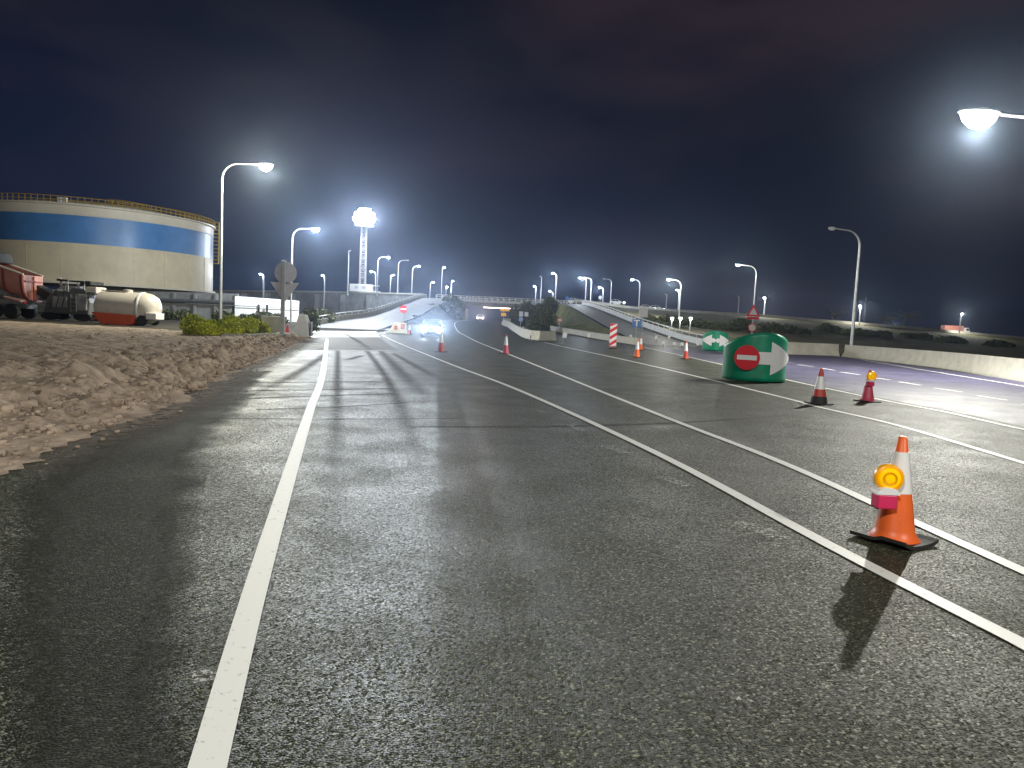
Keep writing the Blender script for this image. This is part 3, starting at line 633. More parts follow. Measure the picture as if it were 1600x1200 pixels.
b = MB(); b.lathe([(R_+.12, HT*.865), (R_+.12, HT*.875), (R_+.02, HT*.88)], 128); b.lathe([(R_, HT-.2), (R_+.45, HT-.1), (R_+.45, HT+.08), (R_*.98, HT+.1)], 128); b.lathe([(R_+.02, -.2), (R_+.5, -.2), (R_+.5, .1), (R_, .15)], 128); b.build('rim', M['tank_white'], t, smooth=True)
b = MB(); b.lathe([(R_*.98, HT+.05), (R_*.6, HT+1.5), (R_*.25, HT+2.4), (.3, HT+2.6)], 96); b.build('roof', M['tank_white'], t, smooth='all')
b = MB()
for k in range(24):
    a = 2*math.pi*k/24; b.box(((R_+.03)*math.cos(a), (R_+.0)*math.sin(a), HT*.25), (.05, .1, HT*.49), rz=a)
b.build('seam_ribs', M['tank_beige'], t)
b = MB()
for hh in (.55, 1.1): b.tube([((R_+.3)*math.cos(a), (R_+.3)*math.sin(a), HT+hh) for a in np.linspace(-1.9, .9, 80)], .05, 5)
for a in np.linspace(-1.9, .9, 60): b.tube([((R_+.3)*math.cos(a), (R_+.3)*math.sin(a), HT), ((R_+.3)*math.cos(a), (R_+.3)*math.sin(a), HT+1.1)], .05, 5)
for hh in (.5, 1.0): b.tube([(q*R_*math.cos(.1), q*R_*math.sin(.1), HT+hh+np.interp(q, [0, .25, .6, 1], [2.6, 2.4, 1.5, .1])) for q in np.linspace(.1, 1, 20)], .07, 5)
for q in np.linspace(.1, 1, 22): z_ = HT+np.interp(q, [0, .25, .6, 1], [2.6, 2.4, 1.5, .1]); b.tube([(q*R_*math.cos(.1), q*R_*math.sin(.1), z_), (q*R_*math.cos(.1), q*R_*math.sin(.1), z_+1)], .06, 5)
b.build('roof_railing', M['yellow'], t)
b = MB(); a0 = .30   # stair cage on the right flank
for q in (0, .035):
    b.tube([((R_+1.0)*math.cos(a0+q), (R_+1.0)*math.sin(a0+q), z) for z in (HT*.45, HT*.9, HT+1.0)], .09, 6)
for z in np.linspace(HT*.45, HT+1, 12): b.tube([((R_+.1+ .9*math.sin(u))*math.cos(a0+.017+.03*math.cos(u)), (R_+.1+.9*math.sin(u))*math.sin(a0+.017+.03*math.cos(u)), z) for u in np.linspace(0, math.pi, 7)], .07, 5)
b.build('ladder_cage', M['yellow'], t)
for a in (-1.35, -1.31): MB().box(((R_-2)*math.cos(a), (R_-2)*math.sin(a), HT+.75), (.6, .6, .9)).build('vent', M['white'], t, bevel=.1)
# bund wall and low white wall in front of it
def zpx(x, y, Y): return at(x, y, Y)[2]
BYY = 104.
bw = [np.array([Xat(-250, 112, 3), 112, zpx(-250, 447, 112)]), np.array([Xat(100, 106, 3), 106, zpx(100, 452, 106)]), np.array([Xat(372, BYY, 3), BYY, zpx(372, 459, BYY)])]
t = thing('bund_wall', (0, 0, 0), 'long dark grey wall with pipe in front of the storage tank', 'wall')
wall_along('wall_panel', bw, [(-.3, -5), (-.3, 0), (.3, 0), (.3, -5)], M['concrete_grey'], None, None, parent=t)
b = MB(); b.tube([p+np.array([0, -.7, -1.2]) for p in resample(bw, 12)], .28, 8); b.build('pipe', M['dark_steel'], t, smooth=True)
b = MB()
for p in resample(bw, 22): b.box((p[0], p[1]-.45, p[2]-2.2), (.35, .3, 4.2))
b.build('pilasters', M['concrete_grey'], t)
Yw = 100.
wA, wB = Xat(370, Yw, 2), Xat(475, Yw+3, 2); z0, z1 = zpx(372, 496, Yw), zpx(372, 463, Yw)
t = thing('white_wall', ((wA+wB)/2, Yw, 0), 'brightly lit low white wall with a pipe and two dark posts', 'wall')
rz = math.atan2(3, wB-wA)
b = MB(); b.prism([(-(wB-wA)/2, 0), ((wB-wA)/2, 0), ((wB-wA)/2, zpx(475, 471, Yw+3)), (-(wB-wA)/2, z1)], .5, Matrix.Rotation(rz, 3, 'Z')); b.build('panel', M['concrete_white'], t, bevel=.03)
b = MB(); zm = (z0+z1)/2; b.tube([Matrix.Rotation(rz, 3, 'Z') @ Vector((x, -.45, zm+.15)) for x in (-(wB-wA)/2-6, 0, (wB-wA)/2)], .05, 6); b.build('pipe', M['dark_steel'], t)
for x in (407, 420):
    q = Xat(x, Yw, 2)-(wA+wB)/2; b = MB(); b.box((q, -.7, zm-.05), (.22, .22, 1.0)); b.box((q, -.7, zm-.55), (.6, .3, .14)); b.build('post', M['rubber'], t)

# ------------------------------------------------------------------ plants
def leaves(n, cen, rad, size, seed, shell=.55, up=.3, clumps=9):
    r = np.random.default_rng(seed); cen = np.array(cen); rad = np.array(rad)
    d = r.normal(size=(clumps, 3)); d /= np.linalg.norm(d, axis=1)[:, None]; cc = d*rad*r.uniform(.25, .72, (clumps, 1)); cc[:, 2] = np.abs(cc[:, 2])*.9
    k = r.integers(0, clumps, n); d = r.normal(size=(n, 3)); d /= np.linalg.norm(d, axis=1)[:, None]
    P = cc[k]+d*rad*(r.uniform(shell, 1, (n, 1))**.5)*r.uniform(.3, .52, (clumps, 1))[k]; P[:, 2] = np.where(P[:, 2] < -.05*rad[2], np.abs(P[:, 2])*.5, P[:, 2]); P += cen
    a = r.normal(size=(n, 3)); a[:, 2] += up; a /= np.linalg.norm(a, axis=1)[:, None]; b_ = np.cross(a, r.normal(size=(n, 3))); b_ /= np.linalg.norm(b_, axis=1)[:, None]
    L = size*r.uniform(.6, 1.5, (n, 1)); w = L*.36
    V = np.stack([P, P+a*L*.5+b_*w, P+a*L, P+a*L*.5-b_*w], 1).reshape(-1, 3)
    me_f = np.arange(4*n).reshape(-1, 4)
    return V, me_f
def leafmesh(name, V, Fs, m, parent):
    me = bpy.data.meshes.new(name); me.from_pydata(V.tolist(), [], Fs.tolist()); me.materials.append(m); me.update()
    o = bpy.data.objects.new(name, me); COL.objects.link(o); o.parent = parent; return o
def shrub(loc, rad, n, size, m, label, seed, group='shrubs', name='shrub', clumps=10):
    t = thing(name, loc, label, 'bush', group)
    V, Fs = leaves(n, (0, 0, rad[2]*.12), rad, size, seed, clumps=clumps); leafmesh('foliage', V, Fs, m, t)
    b = MB(); r = random.Random(seed)
    for k in range(7):
        a = r.uniform(0, 6.28); b.tube([(0, 0, -.1), (rad[0]*.25*math.cos(a), rad[1]*.25*math.sin(a), rad[2]*.4), (rad[0]*.5*math.cos(a), rad[1]*.5*math.sin(a), rad[2]*.7)], [.05, .035, .015], 5)
    b.build('stems', M['bark'], t); return t
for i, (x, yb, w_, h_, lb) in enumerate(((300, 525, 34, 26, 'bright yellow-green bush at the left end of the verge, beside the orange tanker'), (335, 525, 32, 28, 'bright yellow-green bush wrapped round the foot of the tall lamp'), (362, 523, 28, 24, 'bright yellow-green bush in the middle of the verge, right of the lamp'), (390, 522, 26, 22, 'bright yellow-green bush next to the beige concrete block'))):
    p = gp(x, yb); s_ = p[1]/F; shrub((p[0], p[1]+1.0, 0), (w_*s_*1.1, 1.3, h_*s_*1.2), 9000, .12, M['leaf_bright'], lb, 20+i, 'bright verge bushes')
p = gp(458, 522); shrub((p[0]-.1, p[1]+5, 0), (1.1, 1.2, 2.0), 2500, .18, M['leaf_mid'], 'olive bush between the sign post and the ramp end block', 31)
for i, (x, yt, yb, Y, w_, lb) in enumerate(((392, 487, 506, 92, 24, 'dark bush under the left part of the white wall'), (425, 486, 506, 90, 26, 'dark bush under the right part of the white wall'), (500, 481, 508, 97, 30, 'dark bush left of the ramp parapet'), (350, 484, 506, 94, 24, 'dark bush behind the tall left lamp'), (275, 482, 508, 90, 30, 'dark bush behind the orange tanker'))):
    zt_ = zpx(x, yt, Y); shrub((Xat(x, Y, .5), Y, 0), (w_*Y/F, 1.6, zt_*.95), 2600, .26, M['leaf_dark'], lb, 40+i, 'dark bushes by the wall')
# shrubs on gore slope and on the island
gore = [(705, 462, 486, 178, 18, 'olive bush crowning the slope beside the left bridge end', 'leaf_mid'), (688, 474, 502, 160, 18, 'dark bush halfway up the slope behind the white car', 'leaf_dark'), (668, 488, 512, 140, 16, 'dark bush low on the slope above the white car', 'leaf_dark'), (700, 486, 508, 165, 18, 'dark bush at the foot of the slope near the bridge', 'leaf_dark'), (652, 497, 516, 122, 14, 'dark bush at the tip of the slope behind the water barrier', 'leaf_dark')]
isl_ = [(815, 484, 523, 150, 16, 'dense dark bush right of the yellow signs', 'leaf_dark'), (826, 480, 528, 128, 26, 'large dark bush behind the curved barrier', 'leaf_dark'), (850, 478, 528, 118, 22, 'dark bush between the big bush and the grass slope', 'leaf_mid'), (858, 466, 490, 186, 16, 'olive bush crowning the slope under the right bridge end', 'leaf_mid'), (808, 490, 518, 165, 9, 'small dark bush under the bridge beside the barrier', 'leaf_dark'), (838, 497, 530, 104, 18, 'low dark bush just behind the end of the curved barrier', 'leaf_dark')]
for i, (x, yt, yb, Y, w_, lb, m_) in enumerate(gore+isl_):
    a, c = at(x, yt, Y), at(x, yb, Y); shrub((a[0], Y, c[2]), (w_*1.25*Y/F, w_*Y/F*1.1, max(.8, (a[2]-c[2])*1.1)), 5200, .36, M[m_], lb, 60+i, 'bushes by the bridge')
from mathutils.bvhtree import BVHTree
EMB = BVHTree.FromPolygons([v.co.copy() for v in emb.data.vertices], [tuple(f.vertices) for f in emb.data.polygons])
nm_ = ['below the white panel', 'behind the three post lamps, left', 'behind the three post lamps, right', 'left of the small green marker', 'behind the small green marker', 'left of the warning signs', 'right of the warning signs', 'above the large green marker', 'left of the unlit tall post', 'at the unlit tall post', 'right of the unlit tall post', 'above the middle of the barrier', 'below the red truck', 'at the far right end of the crest']
xs_ = [1015, 1045, 1085, 1105, 1130, 1155, 1200, 1235, 1290, 1330, 1370, 1430, 1490, 1560]
for i, (x, lb) in enumerate(zip(xs_, nm_)):
    yc = np.interp(x, [p[0] for p in crest_px], [p[1] for p in crest_px])
    hit = EMB.ray_cast(Vector((0, 0, EYE)), Vector(ray(x, yc+(23 if x < 1240 else 15)+random.uniform(-2, 2))).normalized())[0]
    if hit is None: continue
    q = hit.y/F; shrub(tuple(hit-Vector((0, 0, .2))), (random.uniform(26, 40)*q, 16*q, random.uniform(13, 18)*q*(1 if x < 1240 else .7)), 2600, 3.2*q, M['leaf_dark' if i % 3 else 'leaf_mid'], 'low scrub on the right embankment '+lb, 90+i, 'scrub on the embankment')
# wind-blown trees far right
def palm(loc, h, seed, label):
    t = thing('palm_tree', loc, label, 'tree', 'far trees'); r = random.Random(seed)
    b = MB(); b.tube([(0, 0, 0), (.2, 0, h*.5), (.6, 0, h)], [.3, .22, .18], 8); b.build('trunk', M['bark'], t, smooth=True)
    b = MB()
    for k in range(22):
        a = r.uniform(-1.2, 1.2) if r.random() < .75 else r.uniform(0, 6.28); e = r.uniform(-.2, 1.0); L = r.uniform(3, 5.5); P = []
        for s in np.linspace(0, 1, 7): P.append(Vector((.6+math.cos(a)*L*s*math.cos(e), math.sin(a)*L*s*math.cos(e), h+L*s*math.sin(e)-1.5*s*s)))
        for i in range(6):
            d = (P[i+1]-P[i]); w_ = d.cross(Vector((0, 0, 1))).normalized()*.55*(1-i/7)
            b.add([P[i]-w_, P[i], P[i+1], P[i+1]-w_*.8-Vector((0, 0, .3))], [(0, 1, 2, 3)]); b.add([P[i], P[i]+w_, P[i+1]+w_*.8-Vector((0, 0, .3)), P[i+1]], [(0, 1, 2, 3)])
    b.build('crown', M['leaf_grey'], t); return t
for i, (x, y, lb) in enumerate(((1298, 492, 'faint windswept palm left of the unlit tall post'), (1378, 499, 'faint windswept palm right of the unlit tall post'), (1412, 494, 'faint windswept palm with long fronds, farther right'))):
    p = at(x, y, 262); palm((p[0], 262, 0.5), p[2]-.5, i, lb)
p = at(1353, 470, 300)
t = thing('power_pylon', (p[0], 300, 0), 'faint crossarmed utility pole right of the unlit tall post', 'utility pole')
b = MB(); b.tube([(0, 0, 0), (0, 0, p[2]+1.5)], .25, 6); b.build('pole', M['dark_steel'], t); b = MB(); b.box((0, 0, p[2]), (5, .25, .25)); b.build('crossarm', M['dark_steel'], t)

# ------------------------------------------------------------------ cones, markers, signs
def wedge_disc(r, t_=.02, n=28): return [(r*math.cos(2*math.pi*k/n), r*math.sin(2*math.pi*k/n)) for k in range(n)]
def cone(loc, label, body=M['orange'], H=.83, rz=0, split=(.455, .85), lampy=None, tallbase=0, tilt=0, warp=.02, tip=None):
    t = thing('traffic_cone', loc, label, 'traffic cone', 'traffic cones', rz)
    hb = .035+tallbase; r0, r1 = .155, .032
    rad = lambda z: r0+(r1-r0)*((z-hb)/(H-hb))
    b = MB(); s_ = .228; n = 8; G = []
    top = [[(x, y, .03+warp*(abs(x)/s_)**3*(1 if y*x > 0 else .5)) for y in np.linspace(-s_, s_, n)] for x in np.linspace(-s_, s_, n)]
    bot = [[(x, y, max(.002, zz-.028)) for x, y, zz in row] for row in top]
    b.grid(top); b.f = [f[::-1] for f in b.f]; k0 = len(b.f); b.grid(bot)
    ring = [(0, j) for j in range(n)]+[(i, n-1) for i in range(1, n)]+[(n-1, j) for j in range(n-2, -1, -1)]+[(i, 0) for i in range(n-2, 0, -1)]
    ids = [i*n+j for i, j in ring]
    for q in range(len(ids)): a, c = ids[q], ids[(q+1) % len(ids)]; b.f.append((a, c, c+n*n, a+n*n)); b.m.append(0)
    if tallbase: b.lathe([(.19, .02), (.185, .06), (.165, hb+.02), (.15, hb+.02)], 20)
    b.build('base', M['rubber'], t)
    z1, z2 = hb+(H-hb)*split[0], hb+(H-hb)*split[1]
    def seg(za, zb_, e=0): return [(rad(za)+e, za), (rad((za+zb_)/2)+e, (za+zb_)/2), (rad(zb_)+e, zb_)]
    b = MB(); b.lathe(([(r0+.035, hb-.002), (r0+.012, hb+.02), (rad(hb+.06)+.002, hb+.06)] if not tallbase else [(r0, hb)])+seg(hb+.08, H-.012)+[(r1*.7, H)], 28); b.build('body', body, t, smooth=True)
    b = MB(); b.lathe(seg(z1, z2, .003), 28); b.build('sleeve', M['reflect'], t, smooth=True)
    if tip: b = MB(); b.lathe(seg(z2+.002, H-.01, .0025), 20); b.build('tip', tip, t, smooth=True)
    return t
def warning_lamp(parent, H, zc, off, rz, r=.105):
    M3 = Matrix.Rotation(rz, 3, 'Z') @ Matrix.Rotation(math.pi/2, 3, 'X')     # axis along -y
    c = Vector((off[0], off[1], zc))
    hd = MB().lathe([(r, -.03), (r, .02), (r*.95, .03), (r*.82, .035), (r*.8, .026), (.001, .026)], 28, c, M3).build('warning_lamp', M['amber_dark'], parent, smooth=True)
    MB().lathe([(r*.78, .027), (r*.7, .045), (r*.45, .055), (.004, .058)], 24, c, M3).build('lens', M['amber'], hd, smooth=True)
    MB().lathe([(r*.5, .054), (r*.44, .062), (r*.4, .056)], 24, c, M3).build('lens_ring', M['amber_dark'], hd, smooth=True)
    b = MB(); a = c+Vector((-.02*math.cos(rz), -.02*math.sin(rz), -r-.075)); b.box(a, (.15, .12, .115), rz=rz+.25, taper=1.0)
    bx = b.build('battery_case', M['magenta'], parent, bevel=.012)
    b = MB(); b.prism([(.088*math.cos(u), .055*math.sin(u)) for u in np.linspace(0, math.pi, 14)], .13, Matrix.Rotation(rz+.25, 3, 'Z'), a+Vector((0, 0, .056))); b.build('case_lid', M['reflect'], bx)
    b = MB(); b.box(a+Vector((.085, -.03, -.02)), (.05, .012, .03), rz=rz-.5); b.build('clip', M['steel'], bx)
g = gp(1396, 846)
c1 = cone((g[0], g[1], 0), 'large orange and white cone with round amber lamp, nearest to the camera', H=.845, rz=.55, warp=.05)
c1rz = .55
warning_lamp(c1, .83, .535, (-.19, -.03), -c1rz-.25)
b = MB(); b.tube([(.05*math.cos(u), .05*math.sin(u), .70+.012*math.cos(u)) for u in np.linspace(0, 2*math.pi, 16)], .005, 5); b.build('wire_strap', M['dark_steel'], c1)
g = gp(1279, 632)
cone((g[0], g[1], 0), 'white and red cone with tall black base standing on the white line', M['red_cone'], .85, .3, (.28, .72), tallbase=.14, warp=.03, tip=M['red_cone'])
g = gp(1355, 628)
c3 = cone((g[0], g[1], 0), 'crimson cone topped by an amber lamp, right of the black-based cone', M['pink_cone'], .80, .35, (.5, .62), warp=.02)
warning_lamp(c3, .8, .66, (-.03, -.10), -.3, .12)
for x, y, lb, bd, h in ((689, 550, 'red cone with white sleeve in front of the white car', M['red_cone'], 1.03), (790, 553, 'pale pinkish cone standing on the curved white line', M['pink_cone'], .98), (995, 558, 'orange cone beside the striped panel', M['orange'], .95), (1001, 547, 'orange cone just behind another beside the blue sign foot', M['orange'], .95), (1071, 561, 'faded red cone midway between the striped panel and the green marker', M['red_cone'], 1.0), (640, 523, 'red cone at the right end of the water barrier', M['red_cone'], 1.0), (449, 522, 'small red cone lying by the foot of the sign post', M['red_sign'], .7)):
    p = gpt(x, y); cone(p, lb, bd, h, random.uniform(0, 1), (.42, .88) if bd != M['red_sign'] else (.9, .92))
# striped panel
p = gp(957, 545)
t = thing('striped_panel', (p[0], p[1], 0), 'upright red and white diagonally striped panel', 'marker panel')
b = MB(); b.box((0, 0, .04), (.55, .5, .08)); b.build('base', M['rubber'], t, bevel=.01)
b = MB(); b.box((0, 0, .98), (.5, .035, 1.66)); b.build('board', M['reflect'], t, bevel=.01)
b = MB()
for k in range(-1, 4):
    z0 = .15+k*.48; poly = [(-.25, z0), (.25, z0+.34), (.25, z0+.58), (-.25, z0+.24)]; poly = [(x, min(max(z, .16), 1.8)) for x, z in poly]; b.prism(poly, .006, None, (0, -.022, 0))
b.build('stripes', M['red_sign'], t)
# green diverging markers (curved shells with arrows)
def marker(loc, rz, label, disc):
    t = thing('chevron_marker', loc, label, 'road marker', 'green divergence markers', rz)
    R1 = 1.02; th = np.linspace(-100, 100, 57)*math.pi/180
    hgt = lambda a: 1.16+.46*math.cos(a*.88)**1.5 if abs(a) < 1.78 else 1.16
    P = lambda a, z, e=0: (math.sin(a)*(R1+e), -math.cos(a)*(R1+e)*1.0, z)
    b = MB(); b.grid([[P(a, z*hgt(a)/1.0) for z in np.linspace(.03, 1, 14)] for a in th]); o = b.build('shell', M['green'], t, smooth='all')
    s_ = o.modifiers.new('solid', 'SOLIDIFY'); s_.thickness = .05; s_.offset = -1 if False else 1
    # sloping top skin
    b = MB(); b.grid([[(math.sin(a)*R1*q, -math.cos(a)*R1*q, hgt(a)*q+(1-q)*1.42) for q in (1, .8, .55, .3, .05)] for a in th]); b.build('top', M['green'], t, smooth='all')
    b = MB(); b.box((0, -.05, .05), (1.5, 1.1, .08)); b.build('ballast', M['rubber'], t)
    def arrow(sgn, a0, a_head, a1, zc, hs, hh):
        b = MB(); e = .056
        A = np.linspace(a0, a_head, 8); b.grid([[P(sgn*a, z, e) for z in np.linspace(zc-hs, zc+hs, 4)] for a in A])
        A = np.linspace(a_head, a1, 12); b.grid([[P(sgn*a, z, e) for z in np.linspace(zc-hh*(a1-a)/(a1-a_head)-.002, zc+hh*(a1-a)/(a1-a_head)+.002, 5)] for a in A])
        o = b.build('arrow', M['reflect'], t, smooth='all'); return o
    D2 = math.pi/180
    if disc:
        arrow(1, -16*D2, 8*D2, 69*D2, .80, .20, .54)
        M3 = Matrix.Rotation(-31*D2, 3, 'Z'); n_ = Vector((math.sin(-31*D2), -math.cos(-31*D2), 0)); c = n_*(R1+.16)+Vector((0, 0, .80))
        b = MB(); b.prism(wedge_disc(.40, n=36), .03, M3, c); ds = b.build('no_entry_disc', M['red_sign'], t)
        b = MB(); b.box(c+n_*.02, (.62, .014, .15), rz=-31*D2); b.build('white_bar', M['reflect'], ds)
    else:
        for s_ in (-1, 1): arrow(s_, 4*D2, 16*D2, 74*D2, .86, .17, .46)
        b = MB(); b.grid([[P(a, z, .056) for z in (.78, .94)] for a in np.linspace(-4.5*D2, 4.5*D2, 4)]); b.build('arrow_link', M['reflect'], t)
    return t
g = gp(1180, 598); marker((g[0]+.24, g[1]+1.0, 0), math.radians(2), 'large green dome marker with red no entry disc and white right arrow', True)
g = gp(1121, 549); marker((g[0], g[1]+.8, 0), math.radians(-14), 'smaller looking green dome marker with white arrows pointing both ways', False)
# signs
def post(t, h, r=.045): MB().tube([(0, 0, 0), (0, 0, h)], r, 8).build('post', M['steel'], t, smooth=True)
def disc_sign(t, z, r, m, back=False, bar=None, y=-.07, x=0):
    pl_ = MB().prism(wedge_disc(r), .03, None, (x, y, z)).build('sign_plate', m, t)
    if bar: MB().box((x, y-.02, z), (r*1.5, .012, r*.36)).build('white_bar', M['reflect'], pl_)
    return pl_
g = gp(441, 526); Ysg = g[1]; k = Ysg/F
t = thing('sign_post', (g[0], g[1], 0), 'grey back of a round and triangular sign pair on one post', 'road sign')
ztp = zpx(441, 407, Ysg); MB().box((0, -.0, ztp/2), (.26, .12, ztp)).build('post', M['steel'], t, bevel=.02)
zc = zpx(444, 426, Ysg); MB().prism(wedge_disc(.7), .03, None, (.1, .12, zc)).build('round_plate', M['sign_back'], t)
zt2 = zpx(444, 441, Ysg); MB().prism([(-.86, 0), (.98, 0), (.06, -1.3)], .03, None, (0, .12, zt2)).build('triangle_plate', M['sign_back'], t)
p = at(630, 505, 104); zz = gz(p[0], 104); hs = zpx(630, 483, 104)
t = thing('no_entry_sign', (p[0], 104, zz), 'red no entry sign on a post beside the ramp', 'road sign'); post(t, hs-zz); disc_sign(t, hs-zz, .56, M['red_sign'], bar=1)
p = at(874, 512, 112); zz = zpx(874, 516, 112); hs = zpx(874, 500, 112)
t = thing('no_entry_sign', (p[0], 112, zz-1.0), 'small faded no entry sign on the grass slope right of the bushes', 'road sign'); post(t, hs-zz+1); disc_sign(t, hs-zz+1, .36, mat('faded_red', (.55, .2, .16), .5), bar=1)
Y = 92; p = at(1176, 500, Y)
t = thing('sign_post', (p[0], Y, 0), 'red triangular warning sign over a round white sign on the lamp pole', 'road sign'); h1, h2 = zpx(1176, 488, Y), zpx(1176, 512, Y); post(t, h1+.4)
tr = lambda s: [(-s, -s*.58), (s, -s*.58), (0, s*1.16)]
a = MB().prism(tr(.85), .03, None, (0, -.07, h1)).build('triangle_plate', M['red_sign'], t); MB().prism(tr(.52), .012, None, (0, -.095, h1)).build('triangle_face', M['white'], a)
MB().prism([(-.85, 0), (.85, 0), (.7, .28), (-.7, .28)], .03, None, (0, -.07, h1-.85)).build('red_plate', M['red_sign'], t)
a = disc_sign(t, h2, .52, M['red_sign']); MB().prism(wedge_disc(.40), .012, None, (0, -.095, h2)).build('round_face', M['white'], a)
Y = 76; p = at(995, 505, Y); h1 = zpx(995, 505, Y)
t = thing('blue_sign', (p[0], Y, 0), 'square blue road sign with white lane symbol on a post', 'road sign'); post(t, h1+.4)
a = MB().box((0, -.07, h1), (.98, .03, .84)).build('sign_plate', M['blue_sign'], t, bevel=.01); b = MB(); b.box((-.02, -.09, h1-.05), (.12, .012, .55)); b.box((0, -.09, h1+.27), (.6, .012, .1)); b.build('white_symbol', M['reflect'], a)
Y = 88; p = at(1005, 488, Y); h1 = zpx(1005, 488, Y)
t = thing('white_panel', (p[0], Y, 0.4), 'square whitish sign panel above the blue sign', 'road sign'); post(t, h1+.5); MB().box((0, -.08, h1-.4), (1.05, .04, 1.2)).build('sign_plate', M['sign_back'], t, bevel=.01)
Y = 118; p = at(814, 496, Y); zz = gz(p[0], Y)
t = thing('blue_sign', (p[0], Y, zz), 'pale blue sign cluster in front of the dark bushes by the bridge', 'road sign'); h1 = zpx(814, 499, Y)-zz; post(t, h1+1)
MB().box((0, -.08, h1), (.62, .03, .6)).build('sign_plate', mat('pale_blue_sheet', (.25, .34, .6), .4), t); MB().box((0, -.08, h1+.85), (.6, .03, .8)).build('upper_plate', M['sign_back'], t); MB().box((.85, -.08, h1+.85), (.6, .03, .7)).build('side_plate', M['sign_back'], t)
Y = 172; p = at(787, 490, Y); zz = gz(p[0], Y)
t = thing('yellow_sign', (p[0], Y, zz), 'pair of stacked yellow roadworks signs in front of the bridge', 'road sign'); post(t, zpx(787, 483, Y)-zz)
MB().box((.3, -.08, zpx(787, 484.5, Y)-zz), (2.3, .04, .5)).build('upper_plate', M['yellow_sign'], t); MB().box((0, -.08, zpx(787, 491.5, Y)-zz), (1.2, .04, .75)).build('sign_plate', M['yellow_sign'], t)
for x, y, lb, m_ in ((886, 466, 'small round blue sign on the bridge end above the slope', 'blue_sign'), (938, 465, 'small whitish round sign at the top of the slip road', 'white')):
    Y = 205; p = at(x, y, Y); t = thing('round_sign', (p[0], Y, E6), lb, 'road sign'); post(t, p[2]-E6+.3); disc_sign(t, p[2]-E6, .5, M[m_])
# delineators with white reflective heads
DEL = [(985, 536, 'first left of the orange cones'), (1025, 537, 'left one at the slip road foot'), (1045, 537, 'middle one at the slip road foot'), (1036, 544, 'low one between the slip road posts'), (1053, 545, 'low one left of the faded red cone'), (1065, 546, 'close behind the faded red cone'), (1078, 537, 'just above the faded red cone'), (1090, 545, 'right of the faded red cone'), (1101, 537, 'beside the smaller green marker'), (880, 538, 'tilted one right of the curved barrier'), (829, 532, 'in front of the curved barrier'), (920, 535, 'in front of the low wall'), (807, 519, 'behind the barrier, left of the other'), (817, 521, 'behind the barrier by the dark bush')]
dp = None
for i, (x, y, lb) in enumerate(DEL):
    p = gpt(x, y); 
    if dp is None:
        dp = thing('delineator_post', p, '', 'delineator', 'white delineator posts'); MB().lathe([(.14, 0), (.14, .03), (.05, .06), (.05, .5)], 12).build('post', M['concrete_grey'], dp, smooth=True)
        MB().box((0, 0, .66), (.24, .16, .38)).build('reflector', M['reflect'], dp, bevel=.02); d = dp
    else: d = copy_tree(dp)
    d.location = tuple(map(float, p)); d['label'] = 'small white-topped delineator '+lb
    if i in (3, 4, 5, 7): d.scale = (.9, .9, .65)
    if i == 9: d.rotation_euler = (0, .12, 0); d.scale = (1.4, 1.4, 1.1)
# water barrier at the gore and beige block on the left
p = gpt(622, 521)
t = thing('water_barrier', (p[0], p[1], p[2]), 'white and red plastic barrier at the ramp gore', 'barrier')
b = MB(); b.prism([(-.95, 0), (.95, 0), (.75, 1.05), (-.35, 1.05)], .45); b.build('body', M['white'], t, bevel=.05)
b = MB(); b.box((.45, -.25, .7), (.35, .03, .5)); b.box((-.2, -.25, .55), (.3, .03, .4)); b.build('red_panel', mat('faded_red_plastic', (.6, .22, .18), .5), t, bevel=.02)
b = MB(); b.tube([(.9, 0, .85), (3.2, 1.0, .95)], .03, 5); tag(b.build('tape', M['white'], t))
p = gp(424, 521.5)
t = thing('concrete_block', (p[0], p[1], 0), 'beige concrete block between the bushes and the sign post', 'concrete block')
b = MB(); b.box((0, .4, .62), (1.5, .8, 1.24)); b.build('block', M['concrete'], t, bevel=.04); b = MB(); b.tube([(-.4, .4, 1.22), (-.3, .4, 1.36), (.3, .4, 1.36), (.4, .4, 1.22)], .03, 6); b.build('lifting_loop', M['dark_steel'], t)
b = MB()
for i in range(26):
    x = 352+i*4.0+random.uniform(-1, 1); p = gp(x, 525.5+random.uniform(-1.0, .8)); b.box((p[0], p[1], .08), (random.uniform(.25, .8), .3, random.uniform(.08, .22)), rz=random.uniform(-.3, .3), ry=random.uniform(-.2, .2))
tag(b.build('kerb_rubble', M['concrete']), 'broken pale kerb rubble along the foot of the green bushes', kind='stuff')

